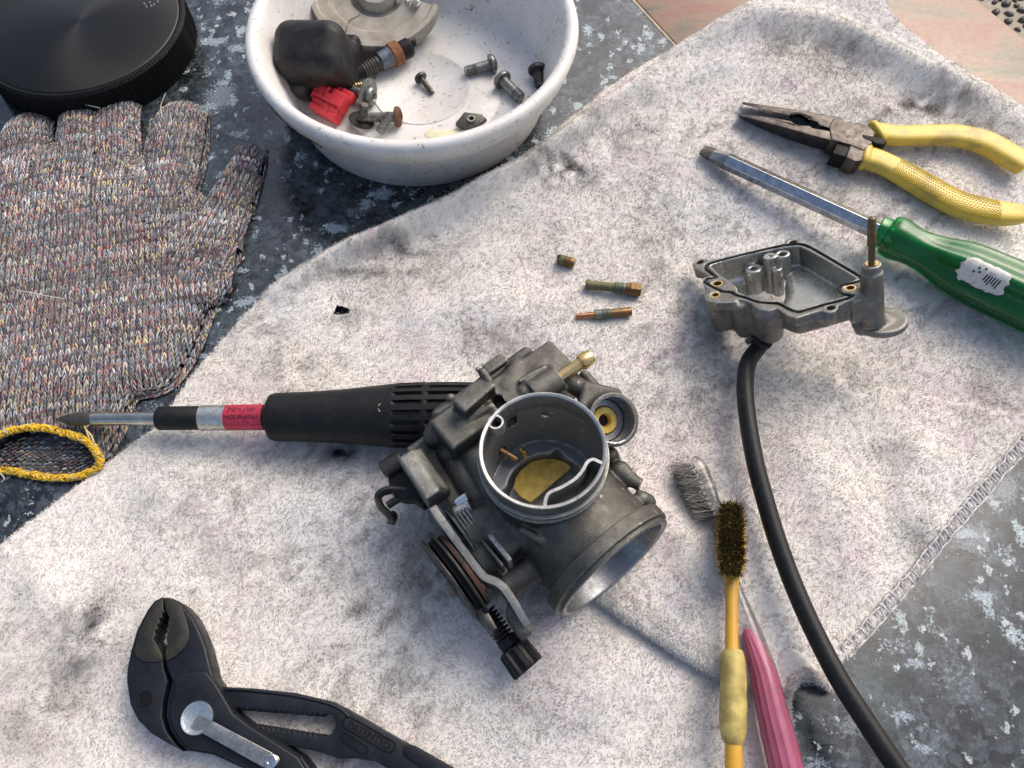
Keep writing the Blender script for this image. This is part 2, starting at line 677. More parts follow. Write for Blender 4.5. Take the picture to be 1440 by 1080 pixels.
def marble_mat():
    n = NT("pink marble")
    u = n.mapv((0.006, 0.024, 0.02), (0, 0, 0.15))
    d = n.noise(1.6, 6, 0.6, 1.4, vec=u)
    base = n.ramp(d, [(0.28, (0.135, 0.125, 0.085)), (0.38, (0.22, 0.175, 0.12)), (0.45, (0.30, 0.185, 0.125)), (0.60, (0.29, 0.135, 0.09)), (0.74, (0.32, 0.215, 0.15))])
    base = n.mix(1.0, base, n.ramp(n.noise(0.5, 6, 0.75), [(0.3, 0.82), (0.7, 1.12)]), 'MULTIPLY')
    n.put('Base Color', base)
    n.put('Roughness', n.ramp(n.noise(0.3, 5), [(0.3, 0.25), (0.7, 0.5)]))
    n.bump(n.noise(0.8, 5, 0.7), 0.04)
    return n.m


M = {}
M['granite'] = granite_mat()
M['marble'] = marble_mat()
M['grout'] = solid('cream cement', (0.50, 0.44, 0.33), 0.9, c2=(0.38, 0.33, 0.25), scale=0.2, bump=0.3, bscale=0.8)
M['pebble'] = solid('dark river pebble', (0.035, 0.028, 0.024), 0.45, c2=(0.10, 0.075, 0.055), scale=0.15)
M['joint'] = solid('joint strip', (0.42, 0.36, 0.24), 0.5, c2=(0.2, 0.17, 0.12), scale=0.2)


def strip(name, corners, z0, z1, mat, bevel=0.8):
    mb = MB().prism([A(c[0], c[1], z1) for c in corners], A(0, 0, z0 - z1))
    o = build(mb, name, mat, loc=A(0, 0, 0), bevel=bevel)
    return tag(o, kind='structure')


E0, E1 = P(888, 0)[:2], P(945, 62)[:2]
dE = unit(E1 - E0)
nE = A(dE[1], -dE[0])
if nE[0] < 0: nE = -nE                                   # towards the marble
Q0 = P(1374, 0)[:2]
wM = (Q0 - E0) @ nE                                      # breadth of the marble border
far0, far1 = E0 - dE * 700, E0 + dE * 1100
slab = strip('granite_slab', [far0, far1, far1 - nE * 900, far0 - nE * 900], -20, 0, M['granite'], 0.6)
strip('joint_strip', [far0 + nE * .3, far1 + nE * .3, far1 + nE * 1.9, far0 + nE * 1.9], -20, -0.25, M['joint'], 0.1)
strip('marble_border', [far0 + nE * 2.2, far1 + nE * 2.2, far1 + nE * wM, far0 + nE * wM], -20, 0, M['marble'], 0.6)
peb = strip('pebble_paving', [far0 + nE * (wM + .4), far1 + nE * (wM + .4), far1 + nE * (wM + 700), far0 + nE * (wM + 700)], -20, -1.5, M['grout'], 0.3)
pm = []
for k in range(4):
    mb = MB().ball(A(0, 0, 0), 1.0, 12, 7)
    o = build(mb, 'pebble', M['pebble'], parent=peb)
    v = np.array([x.co[:] for x in o.data.vertices]) / S
    v += 0.13 * np.stack([np.sin(v[:, 1] * 3 + k), np.sin(v[:, 2] * 4 + 2 * k), np.cos(v[:, 0] * 3)], 1)
    o.data.vertices.foreach_set('co', (v * S).ravel().astype(np.float32))
    pm.append(o.data)
    bpy.data.objects.remove(o)
i = 0
placed = []
while i < 1500:
    q = Q0 + dE * rng.uniform(-45, 75) + nE * (3.5 + rng.uniform(0, 48))
    r = rng.uniform(1.7, 3.4)
    i += 1
    if any(np.hypot(*(q - p)) < (r + s) * .9 for p, s in placed):
        continue
    placed.append((q, r))
    o = bpy.data.objects.new('pebble', pm[i % 4])
    col.objects.link(o)
    o.parent = peb
    o.location = Vector(A(q[0], q[1], -1.3) * S)
    o.scale = (r, r * rng.uniform(.6, .9), r * .55)
    o.rotation_euler = (0, 0, rng.uniform(0, 6.28))

# ------------------------------------------------------------------ the towel
px2 = lambda L, z=2.0: np.array([P(x, y, z)[:2] for x, y in L])
OUT = px2([(-70, 835), (0, 765), (100, 687), (215, 600), (262, 530), (300, 485), (345, 437), (385, 397), (430, 368), (500, 335), (560, 303),
           (640, 266), (720, 223), (770, 193), (800, 163), (850, 123), (905, 86), (945, 65), (1000, 33), (1050, 2), (1070, -30), (1150, -60),
           (1230, -40), (1246, -5), (1252, 15), (1285, 48), (1330, 84), (1380, 112), (1440, 152), (1520, 200), (1600, 450), (1450, 628),
           (1390, 700), (1330, 766), (1280, 829), (1225, 893), (1172, 948), (1150, 962), (1110, 968), (1106, 985), (1112, 1020), (1122, 1090), (1128, 1160), (600, 1200), (-100, 1200)])
FOLD = px2([(745, 745), (790, 790), (835, 831), (880, 863), (940, 903), (1000, 939), (1050, 957), (1109, 966)])
UPPER = np.vstack([FOLD, px2([(1300, 1000), (1500, 600), (1000, 500), (745, 700)])])
RIDGES = [([(395, 415), (470, 368), (560, 330), (650, 290), (740, 245), (800, 200), (860, 150), (930, 100)], 5.0, 6.5),
          ([(640, 310), (740, 268), (800, 232)], 9.0, 1.6),
          ([(985, 60), (1060, 35), (1150, 40), (1240, 80), (1330, 130), (1440, 178)], 11.0, 6.5),
          ([(900, 150), (960, 110), (1060, 80)], 9.0, 2.5),
          ([(880, 700), (960, 760), (1020, 830)], 10.0, 2.0),
          ([(1100, 600), (1180, 720), (1210, 860)], 13.0, 2.0),
          ([(1300, 600), (1270, 700), (1300, 780)], 10.0, 2.2),
          ([(30, 800), (110, 870), (140, 960)], 10.0, 1.8),
          ([(180, 660), (330, 700), (480, 690)], 13.0, 1.3),
          ([(560, 470), (640, 430), (740, 420)], 11.0, 1.5)]
RID = [(px2(l, 3), w_, h_) for l, w_, h_ in RIDGES]


def towel_h(x, y, d=None):
    if d is None:
        d = polydist(x, y, OUT)
    h = 3.0 + 3.0 * (fbm(x / 46, y / 46, 3, 3) - .5) * 2
    for l, w_, h_ in RID:
        dd, t = linedist(x, y, l)
        h = h + 1.65 * h_ * np.exp(-(dd / w_) ** 2) * np.clip(4 * np.minimum(t, 1 - t) + .25, 0, 1)
    h = np.maximum(h, 1.6)
    fd, t = linedist(x, y, FOLD)
    up = polydist(x, y, UPPER) > 0
    roll = np.sqrt(np.clip(1 - (1 - np.clip(fd / 1.6, 0, 1)) ** 2, 0, 1))
    far = np.clip((np.hypot(x - FOLD[0, 0], y - FOLD[0, 1])) / 35, 0, 1)
    fade = np.clip(1 - fd / 75, 0, 1)
    h = h + np.where(up, 5.2 * roll * np.clip(t * 5 + far * .4, 0, 1) * (0.35 + .65 * fade), -1.0 * np.exp(-(fd / 9) ** 2))
    e = np.clip(d / 4.0, 0, 1)
    return 0.25 + h * np.sqrt(np.clip(1 - (1 - e) ** 2, 0, 1)), up


STAIN_SHADE = [(560, 350, 80, 22, .5, 0), (1120, 70, 90, 30, .4, 1), (1380, 190, 60, 25, .45, 1), (650, 760, 60, 70, .35, 1), (960, 330, 70, 60, .3, 0), (1040, 250, 60, 40, .25, 0), (330, 780, 70, 40, .25, 0), (760, 1000, 90, 40, .18, 0), (60, 1000, 50, 60, .35, 1), (240, 720, 60, 30, .25, 0), (795, 245, 60, 42, .75, 0), (1290, 152, 120, 26, .7, 1), (1190, 95, 90, 40, .35, 1), (540, 385, 110, 10, .55, 0), (128, 885, 45, 45, .6, 0), (118, 950, 25, 30, .45, 0),  # grease stains, plus shade painted along folds and near carburetor and bowl
         (600, 395, 110, 40, .28, 1), (1010, 470, 50, 70, .4, 1), (690, 480, 60, 40, .35, 1), (590, 800, 60, 70, .4, 1), (1180, 530, 90, 50, .3, 0), (900, 270, 60, 50, .25, 0), (460, 800, 140, 60, .15, 1),
         (700, 170, 60, 30, .3, 0), (880, 190, 60, 60, .35, 0), (1120, 250, 40, 25, .3, 0), (250, 835, 22, 12, .5, 0), (1230, 175, 20, 14, .6, 0), (480, 637, 30, 16, .75, 0), (487, 442, 20, 14, .5, 0),
         (760, 345, 90, 60, .22, 1), (1300, 760, 40, 60, .4, 1), (1000, 560, 70, 60, .25, 0), (960, 860, 50, 40, .2, 0), (700, 690, 60, 60, .3, 1), (380, 650, 160, 40, .18, 0), (505, 855, 16, 10, .45, 0), (1395, 560, 60, 60, .25, 1), (1235, 640, 40, 30, .2, 1)]
STW = [(P(a, b, 3), c / 3.5, d / 3.5, e, k) for a, b, c, d, e, k in STAIN_SHADE]


def towel_col(x, y):
    c = np.tile(A(0.745, 0.718, 0.672), (len(x), 1))
    def to(cc, f):
        f = np.clip(f, 0, 1)[:, None]
        c[:] = c * (1 - f) + A(*cc) * f
    to((0.63, 0.585, 0.515), 1.7 * (fbm(x / 60, y / 60, 11, 3) - .45))
    to((0.72, 0.62, 0.63), 1.8 * (fbm(x / 30, y / 30, 21, 4) - .55))
    to((0.70, 0.56, 0.60), 2.6 * (fbm(x / 12, y / 12, 81, 3) - .66))
    to((0.63, 0.63, 0.645), 1.6 * (fbm(x / 38, y / 38, 31, 3) - .54))
    wx, wy = x + 7 * (fbm(x / 14, y / 14, 43, 3) - .5), y + 7 * (fbm(x / 14, y / 14, 47, 3) - .5)
    mott = fbm((wx + wy) / 9, (wy - wx) / 5, 41, 5)
    big = fbm(x / 55, y / 55, 51, 3)
    to((0.20, 0.185, 0.17), np.clip((mott - .51) * 3.2, 0, .42) * np.clip((big - .42) * 5.0, 0, 1))
    spk = vnoise(x / 1.7, y / 1.7, 61)
    to((0.10, 0.09, 0.085), np.clip((spk - .86) * 4, 0, .3) * np.clip((fbm(x / 25, y / 25, 71, 3) - .48) * 4, 0, 1))
    for p, rx, ry, s_, brown in STW:
        q = ((x - p[0]) / rx) ** 2 + ((y - p[1]) / ry) ** 2
        n_ = fbm(x / 6 + p[0], y / 6, 91, 4)
        f = 1.5 * s_ * np.exp(-q * 1.1) * np.clip((n_ - .26) * 2.6, 0, 1.1)
        to((0.155, 0.125, 0.10) if brown else (0.085, 0.085, 0.09), f)
    return c


HOLES = [(480, 437, 3.3, 2.3), (478, 638, 3.2, 1.9)]
HW = [(P(a, b, 3), c, d) for a, b, c, d in HOLES]


def in_hole(x, y, f=1.0):
    m = np.zeros(x.shape, bool)
    for p, rx, ry in HW:
        q = np.sqrt(((x - p[0]) / rx) ** 2 + ((y - p[1]) / ry) ** 2)
        m |= q < f * (0.75 + .5 * vnoise(x / 1.1, y / 1.1, 5))
    return m


def towel_mat(thin=0.3):
    n = NT("stained terry cloth")
    c = n.attr()
    n.put('Base Color', n.mix(1.0, c, n.ramp(n.noise(1.6, 4, 0.8), [(0.3, 0.86), (0.7, 1.1)]), 'MULTIPLY'))
    n.put('Roughness', 0.95)
    n.put('Specular IOR Level', 0.15)
    n.put('Sheen Weight', 0.15)
    tr = n.t.nodes.new('ShaderNodeBsdfTranslucent')            # light passes through the thin fibres
    n.t.links.new(c, tr.inputs[0])
    mx = n.t.nodes.new('ShaderNodeMixShader')
    mx.inputs[0].default_value = thin
    n.t.links.new(n.b.outputs[0], mx.inputs[1])
    n.t.links.new(tr.outputs[0], mx.inputs[2])
    n.t.links.new(mx.outputs[0], n.t.nodes['Material Output'].inputs['Surface'])
    return n.m


M['terry'] = towel_mat()
M['terrybase'] = towel_mat(0.0)
st = 1.5
gx, gy = np.arange(-310, 350, st), np.arange(-190, 275, st)
X, Y = np.meshgrid(gx, gy, indexing='ij')
D = polydist(X, Y, OUT)
H, _ = towel_h(X, Y, D)
inn = np.zeros(X.shape, bool)
XX, YY = X.copy(), Y.copy()
for p, rx, ry in HW:
    q = np.sqrt(((X - p[0]) / rx) ** 2 + ((Y - p[1]) / ry) ** 2)
    an = np.arctan2((Y - p[1]) / ry, (X - p[0]) / rx)
    lim = 1 + .22 * np.sin(3 * an + p[0]) + .15 * np.sin(7 * an)
    m = q < lim
    inn |= m
    k = np.where(m, lim / np.maximum(q, .05), 1)
    XX, YY = np.where(m, p[0] + (X - p[0]) * k, XX), np.where(m, p[1] + (Y - p[1]) * k, YY)
ok = D > 0
fo = ok[:-1, :-1] & ok[1:, :-1] & ok[1:, 1:] & ok[:-1, 1:]
fo &= ~(inn[:-1, :-1] & inn[1:, :-1] & inn[1:, 1:] & inn[:-1, 1:])
X, Y = XX, YY
idx = np.arange(X.size).reshape(X.shape)
fq = np.stack([idx[:-1, :-1][fo], idx[1:, :-1][fo], idx[1:, 1:][fo], idx[:-1, 1:][fo]], 1)
used = np.unique(fq)
re = np.zeros(X.size, int)
re[used] = np.arange(len(used))
V = np.stack([X.ravel(), Y.ravel(), H.ravel()], 1)[used]
fq = re[fq]
T0 = A(*P(640, 560)[:2], 0)
towel = raw_mesh('towel', V, fq.ravel(), np.full(len(fq), 4), M['terrybase'], None, T0, towel_col(V[:, 0], V[:, 1]))
tag(towel, 'old white terry towel with grey grease stains spread under the carburetor', 'towel')


def pile(n, seed):
    g = np.random.default_rng(seed)
    x, y = g.uniform(-300, 330, n), g.uniform(-170, 262, n)
    pxx, pyy = proj(np.stack([x, y, np.full(n, 3.0)], 1))
    k = (pxx > -40) & (pxx < 1480) & (pyy > -40) & (pyy < 1125)
    x, y = x[k], y[k]
    d = polydist(x, y, OUT)
    k = (d > .15) & ~in_hole(x, y, .72)
    x, y, d = x[k], y[k], d[k]
    h, _ = towel_h(x, y, d)
    ex, ey = .6, .6
    hx, _ = towel_h(x + ex, y); hy, _ = towel_h(x, y + ey)
    nx, ny = -(hx - h) / ex, -(hy - h) / ey
    nn = np.stack([nx, ny, np.ones_like(nx)], 1)
    nn[:, :2] *= 1 / np.maximum(np.hypot(nx, ny) / 2.2, 1)[:, None]
    nn /= np.linalg.norm(nn, axis=1)[:, None]
    m = len(x)
    th = (fbm(x / 13, y / 13, 101, 3) - .5) * 13 + (fbm(x / 4.5, y / 4.5, 111, 2) - .5) * 7 + g.normal(0, .5, m)
    lean = np.clip(g.normal(1.02, .25, m) + (fbm(x / 5, y / 5, 121, 2) - .5) * .9, .15, 1.35)
    hd = np.stack([np.cos(th), np.sin(th), np.zeros(m)], 1)
    hd -= nn * (hd * nn).sum(1)[:, None]
    hd /= np.linalg.norm(hd, axis=1)[:, None]
    sd_ = np.cross(nn, hd)
    L = g.uniform(0.7, 1.55, m)
    wd = g.uniform(.085, .15, m)
    d1 = nn * np.cos(lean * .55)[:, None] + hd * np.sin(lean * .55)[:, None]
    d2 = nn * np.cos(lean * 1.25)[:, None] + hd * np.sin(lean * 1.25)[:, None]
    r = np.stack([x, y, h - .15], 1)
    mid = r + d1 * (L * .55)[:, None]
    tip = mid + d2 * (L * .55)[:, None]
    sw = sd_ * wd[:, None]
    v = np.stack([r - sw, r + sw, mid + sw * .9, mid - sw * .9, tip], 1).reshape(-1, 3)
    b = (np.arange(m) * 5)[:, None]
    q = np.concatenate([b + [0, 1, 2, 3], b + [3, 2, 4]], 1).ravel()
    cnt = np.tile([4, 3], m)
    c = towel_col(x, y) * (g.uniform(.94, 1.07, m) + np.where(g.random(m) < .015, -.2, 0))[:, None]
    return v, q, cnt, np.repeat(np.clip(c, 0.01, .92), 5, 0)


def pile_on(path, rad, n, seed, lo=-.4, hi=3.6):
    """blades on a rolled cloth edge"""
    g = np.random.default_rng(seed)
    path = np.asarray(path)
    T_ = np.gradient(path, axis=0)
    T_ /= np.linalg.norm(T_, axis=1, keepdims=True)
    i = g.integers(0, len(path) - 1, n)
    f = g.random((n, 1))
    p = path[i] * (1 - f) + path[i + 1] * f
    t = T_[i]
    s1 = np.cross(t, A(0, 0, 1)); s1 /= np.linalg.norm(s1, axis=1, keepdims=True)
    s2 = np.cross(s1, t)
    an = g.uniform(lo, hi, n)
    nn = s1 * np.cos(an)[:, None] + s2 * np.sin(an)[:, None]
    hd = t * g.normal(0, 1, (n, 1)) + np.cross(nn, t) * g.normal(0, 1, (n, 1))
    hd /= np.linalg.norm(hd, axis=1, keepdims=True)
    sd_ = np.cross(nn, hd)
    lean = np.clip(g.normal(.8, .3, n), .1, 1.3)
    L = g.uniform(.8, 1.9, n); wd = g.uniform(.10, .19, n)
    d1 = nn * np.cos(lean * .55)[:, None] + hd * np.sin(lean * .55)[:, None]
    d2 = nn * np.cos(lean * 1.25)[:, None] + hd * np.sin(lean * 1.25)[:, None]
    r = p + nn * (rad - .15)
    mid = r + d1 * (L * .55)[:, None]; tip = mid + d2 * (L * .55)[:, None]
    sw = sd_ * wd[:, None]
    v = np.stack([r - sw, r + sw, mid + sw * .9, mid - sw * .9, tip], 1).reshape(-1, 3)
    b = (np.arange(n) * 5)[:, None]
    q = np.concatenate([b + [0, 1, 2, 3], b + [3, 2, 4]], 1).ravel()
    c = np.tile(A(0.74, 0.70, 0.66), (n, 1)) * g.uniform(.88, 1.08, (n, 1))
    return v, q, np.tile([4, 3], n), np.repeat(c, 5, 0)


v, q, cnt, cc = pile(800000, 11)
tp = raw_mesh('terry_pile', v, q, cnt, M['terry'], towel, colors=cc)
tp['kind'] = 'stuff'

# stray lint on the cloth
g = np.random.default_rng(41)
M['lint'] = solid('pale lint', (0.66, 0.64, 0.60), 0.9, c2=(0.30, 0.29, 0.28), scale=0.02)
mb = MB()
for _ in range(46):
    cx, cy = g.uniform(60, 1420), g.uniform(120, 1060)
    p = P(cx, cy, 3)
    if polydist(p[:1], p[1:2], OUT)[0] < 8: continue
    an, ln = g.uniform(0, 6.28), g.uniform(2, 6)
    q = np.array([[p[0] + math.cos(an + b_) * ln * t_, p[1] + math.sin(an + b_) * ln * t_, 0] for t_, b_ in ((0, 0), (.4, g.normal(0, .4)), (.75, g.normal(0, .5)), (1, g.normal(0, .7)))])
    q[:, 2] = towel_h(q[:, 0], q[:, 1])[0] + g.uniform(.7, 1.3)
    mb.tube(smooth_path(q, 4), .11, 4)
ln_ = build(mb, 'lint_threads', M['lint'], parent=towel)
ln_['kind'] = 'stuff'

# overlocked hem on the lower right border, the raised hem at its corner
M['thread'] = solid('hem thread', (0.66, 0.63, 0.60), 0.9, c2=(0.45, 0.42, 0.40), scale=0.5)
edge = px2([(1470, 605), (1440, 640), (1390, 700), (1330, 766), (1280, 829), (1225, 893), (1180, 940)])
seg = np.linalg.norm(np.diff(edge, axis=0), axis=1)
cum = np.concatenate([[0], np.cumsum(seg)])
mb = MB()
pts = []
for i in range(int(cum[-1] / 1.5)):
    s_ = i * 1.5
    k = min(np.searchsorted(cum, s_, 'right') - 1, len(seg) - 1)
    t_ = (edge[k + 1] - edge[k]) / seg[k]
    nrm = A(t_[1], -t_[0])
    if polydist(*[np.array([a]) for a in (edge[k] + t_ * 3 + nrm * 3)], OUT)[0] < 0: nrm = -nrm
    q = edge[k] + t_ * (s_ - cum[k]) + nrm * (0.8 if i % 2 else 5.6) + rng.normal(0, .25, 2)
    z, _ = towel_h(np.array([q[0]]), np.array([q[1]]))
    pts.append(A(q[0], q[1], z[0] + (1.1 if i % 2 == 0 else 0.7)))
mb.tube(smooth_path(pts, 4), .42, 6)
for dd in (0.9, 5.4):
    pts = []
    for i in range(int(cum[-1] / 3)):
        s_ = i * 3
        k = min(np.searchsorted(cum, s_, 'right') - 1, len(seg) - 1)
        t_ = (edge[k + 1] - edge[k]) / seg[k]
        nrm = A(-t_[1], t_[0])
        if polydist(*[np.array([a]) for a in (edge[k] + t_ * 3 + nrm * 3)], OUT)[0] < 0: nrm = -nrm
        q = edge[k] + t_ * (s_ - cum[k]) + nrm * dd + rng.normal(0, .3, 2)
        z, _ = towel_h(np.array([q[0]]), np.array([q[1]]))
        pts.append(A(q[0], q[1], z[0] + .7 + .5 * (i % 2)))
    mb.tube(smooth_path(pts, 3), .38, 6)
hs = build(mb, 'hem_stitching', M['thread'], parent=towel)
hs['kind'] = 'stuff'
mb = MB()
arch = [P(1118, 1085, .8), P(1107, 1010, 1.2), P(1105, 985, 3), P(1113, 962, 7), P(1131, 946, 9.5), P(1150, 953, 7.5), P(1170, 968, 3), P(1176, 950, 1.5)]
mb.tube(smooth_path(arch, 6), 1.15, 8)
build(mb, 'hem_edge', M['thread'], parent=towel)
ar2 = smooth_path(arch[2:7], 6)
inn_ = ar2 + A(-4, 9, 0)
inn_[:, 2] = towel_h(inn_[:, 0], inn_[:, 1])[0] - .3
m_ = len(ar2)
mid_ = (ar2 + inn_) / 2 + A(0, 0, 1.2)
mb = MB().add(np.vstack([ar2, mid_, inn_]), [(k * m_ + i, k * m_ + i + 1, (k + 1) * m_ + i + 1, (k + 1) * m_ + i) for k in (0, 1) for i in range(m_ - 1)])
build(mb, 'lifted_corner', M['thread'], parent=towel)
# the folded-over edge: a rounded lip with a gap under it
fl = smooth_path([(*p, 0) for p in FOLD], 10)
tg_ = np.gradient(fl, axis=0)[:, :2]; tg_ /= np.linalg.norm(tg_, axis=1, keepdims=True)
perp = np.stack([tg_[:, 1], -tg_[:, 0]], 1)
if (perp[5] @ (P(900, 940, 3) - P(940, 903, 3))[:2]) < 0: perp = -perp
zin = towel_h(fl[:, 0] - perp[:, 0] * 5, fl[:, 1] - perp[:, 1] * 5)[0]
zlo = towel_h(fl[:, 0] + perp[:, 0] * 4, fl[:, 1] + perp[:, 1] * 4)[0]
PROF = [(-6.5, .93), (-4, 1.0), (-1.5, 1.04), (.6, 1.0), (2.0, .86), (2.8, .64), (2.7, .42), (1.8, .26), (.2, .2)]
fade_ = np.clip(np.arange(len(fl)) / 16, 0.05, 1)
hh = np.maximum(zin - zlo, 2.5)
G_ = np.stack([np.stack([fl[:, 0] + perp[:, 0] * o_ * fade_, fl[:, 1] + perp[:, 1] * o_ * fade_, zlo + hh * k_ * (1 if o_ > -1 else 1) + .1 * (fade_ - 1) * 10], 1) for o_, k_ in PROF], 1)
G_[:, 0, 2] = np.minimum(G_[:, 0, 2], towel_h(G_[:, 0, 0], G_[:, 0, 1])[0] - .4)
G_[:, :, 2] += .25 * (fbm(G_[:, :, 0] / 4, G_[:, :, 1] / 4, 131, 3) - .5)
ni, nj = G_.shape[:2]
gi = np.arange(ni * nj).reshape(ni, nj)
q4 = np.stack([gi[:-1, :-1], gi[1:, :-1], gi[1:, 1:], gi[:-1, 1:]], -1).reshape(-1, 4)
gv = G_.reshape(-1, 3)
raw_mesh('folded_edge', gv, q4.ravel(), np.full(len(q4), 4), M['terrybase'], towel, colors=towel_col(gv[:, 0], gv[:, 1]))
g = np.random.default_rng(31)
n_ = 9000
ii, jj = g.integers(0, ni - 1, n_), g.integers(0, nj - 1, n_)
fa, fb = g.random((n_, 1)), g.random((n_, 1))
p00, p10, p01 = G_[ii, jj], G_[ii + 1, jj], G_[ii, jj + 1]
pp_ = p00 + (p10 - p00) * fa + (p01 - p00) * fb
nn = np.cross(p10 - p00, p01 - p00); nn /= np.linalg.norm(nn, axis=1, keepdims=True)
cen = np.stack([fl[ii, 0] - perp[ii, 0] * 1.5, fl[ii, 1] - perp[ii, 1] * 1.5, zlo[ii] + hh[ii] * .5], 1)
nn *= np.sign(((pp_ - cen) * nn).sum(1, keepdims=True))
hd = g.normal(0, 1, (n_, 3)); hd -= nn * (hd * nn).sum(1, keepdims=True); hd /= np.linalg.norm(hd, axis=1, keepdims=True)
sd_ = np.cross(nn, hd)
lean = np.clip(g.normal(.9, .3, n_), .1, 1.3)[:, None]
L = g.uniform(.7, 1.6, (n_, 1)); sw = sd_ * g.uniform(.085, .15, (n_, 1))
r = pp_ - nn * .1
mid = r + (nn * np.cos(lean * .55) + hd * np.sin(lean * .55)) * L * .55
tip = mid + (nn * np.cos(lean * 1.25) + hd * np.sin(lean * 1.25)) * L * .55
v = np.stack([r - sw, r + sw, mid + sw * .9, mid - sw * .9, tip], 1).reshape(-1, 3)
b = (np.arange(n_) * 5)[:, None]
o = raw_mesh('fold_pile', v, np.concatenate([b + [0, 1, 2, 3], b + [3, 2, 4]], 1).ravel(), np.tile([4, 3], n_), M['terry'], towel, colors=np.repeat(towel_col(pp_[:, 0], pp_[:, 1]) * g.uniform(.92, 1.1, (n_, 1)), 5, 0))
o['kind'] = 'stuff'
for nm_, pth, rad, n_ in (('hem_pile', smooth_path(arch, 6), 1.1, 3500),):
    v, q, cnt, cc = pile_on(pth, rad, n_, 5, -math.pi if nm_ == 'hem_pile' else -1.2, math.pi if nm_ == 'hem_pile' else 4.3)
    o = raw_mesh(nm_, v, q, cnt, M['terry'], towel, colors=cc)
    o['kind'] = 'stuff'

# ------------------------------------------------------------------ white tub, its contents, the black lid
def tub_mat():
    n = NT("grubby white plastic")
    base = n.mix(n.ramp(n.noise(0.05, 6, 0.7), [(0.42, 0.0), (0.7, 0.55)]), (0.70, 0.685, 0.655), (0.50, 0.455, 0.375))
    specks = n.math('MULTIPLY', n.ramp(n.noise(0.42, 5, 0.75), [(0.60, 0.0), (0.64, 1.0)]), n.ramp(n.noise(0.05, 2), [(0.36, 0.15), (0.56, 0.95)]))
    base = n.mix(specks, base, (0.10, 0.075, 0.05))
    fine = n.ramp(n.noise(1.6, 3, 0.6), [(0.63, 0.0), (0.70, 0.6)])
    base = n.mix(n.math('MULTIPLY', fine, .6), base, (0.28, 0.25, 0.21))
    n.put('Base Color', base)
    n.put('Roughness', n.ramp(n.noise(0.2, 5), [(0.3, 0.28), (0.7, 0.5)]))
    n.put('Subsurface Weight', 0.08)
    n.put('Subsurface Radius', (0.003, 0.003, 0.003))
    n.bump(n.noise(0.5, 4), 0.05)
    return n.m


M['tub'] = tub_mat()
M['tubdirt'] = solid('brown grime', (0.09, 0.055, 0.03), 0.8, c2=(0.2, 0.12, 0.06), scale=0.8)
M['blackrub'] = solid('dull black rubber', (0.010, 0.010, 0.011), 0.5, c2=(0.028, 0.027, 0.026), scale=0.12, rvar=0.15, bump=0.05, dust=0.12, spec=.25)
M['ruststeel'] = solid('rusty steel', (0.16, 0.075, 0.04), 0.75, 0.3, c2=(0.07, 0.035, 0.022), scale=0.5, bump=0.12)
M['zinc'] = solid('dull zinc', (0.30, 0.31, 0.30), 0.42, 0.85, c2=(0.14, 0.14, 0.125), scale=0.5, bump=0.06)
M['darksteel'] = solid('oily dark steel', (0.07, 0.066, 0.062), 0.42, 0.75, c2=(0.14, 0.125, 0.105), scale=0.45, bump=0.08)
M['yellowzinc'] = solid('yellow zinc', (0.55, 0.46, 0.22), 0.35, 0.9, c2=(0.25, 0.2, 0.09), scale=0.8)
M['redplast'] = solid('red plastic', (0.62, 0.035, 0.05), 0.42, c2=(0.45, 0.03, 0.04), scale=0.4, bump=0.04)
M['beige'] = solid('dirty beige casting', (0.40, 0.37, 0.31), 0.6, c2=(0.24, 0.21, 0.165), scale=0.09, bump=0.1, bscale=1.0, dust=.2)
M['break'] = solid('fresh break', (0.68, 0.64, 0.56), 0.7)
M['blackplast'] = solid('black plastic', (0.006, 0.006, 0.007), 0.4, c2=(0.014, 0.014, 0.014), scale=0.3, spec=.25)
M['blackmatte'] = solid('matte black plastic', (0.006, 0.006, 0.006), 0.6, spec=0.2)
M['paint'] = solid('dried yellow paint', (0.62, 0.60, 0.30), 0.7, c2=(0.68, 0.66, 0.55), scale=0.5)

B0 = A(-44.67, 165.6, 0)
d_, e_ = min(((abs(proj(A(x, y, 2.0))[0] - 593) + abs(proj(A(x, y, 2.0))[1] - 124)), (x, y)) for x in np.arange(-52, -36, .5) for y in np.arange(155, 180, .5))
B0 = A(e_[0], e_[1], 0)
t = thing('plastic_tub', 'round white plastic tub holding screws and broken parts', 'tub', B0)
RO, HB, RB = 76.8, 40.0, 62.0
prof = [(0, RB - 1.5), (0, RB - .4), (.8, RB + .3), (28, 69.3), (28.4, 70.2), (29.2, 73.6), (30, 74.6), (35, 76.0), (38.4, 76.9), (40.6, 75.8), (41.2, 73.6), (40.4, 71.4), (38.0, 70.4), (36.0, 69.4), (5, 61.3), (2.7, 59.2), (2.0, 57.0)]
prof += [(2.0, 42.0), (1.7, 41.4), (1.7, 40.8), (2.1, 40.2), (2.1, 25.2), (2.6, 24.8), (2.6, 23.8), (2.2, 23.4), (2.2, .001)]
mb = MB().lathe(B0, (0, 0, 1), prof, 120)
o = build(mb, 'tub_body', M['tub'], t, angle=50)
# grime line under the lip
for a0, a1, w_ in ((3.62, 3.95, .5), (4.05, 4.2, .35)):
    mb = MB()
    th = np.linspace(a0, a1, 14)
    pts = [B0 + A(math.cos(a) * 74.85, math.sin(a) * 74.85, 30.0 + .6 * math.sin(a * 31)) for a in th]
    mb.tube(pts, [w_ * (.3 + abs(math.sin(i * 1.7))) for i in range(14)], 6)
    build(mb, 'grime', M['tubdirt'], t)

TF = 2.3                                                   # inside floor of the tub


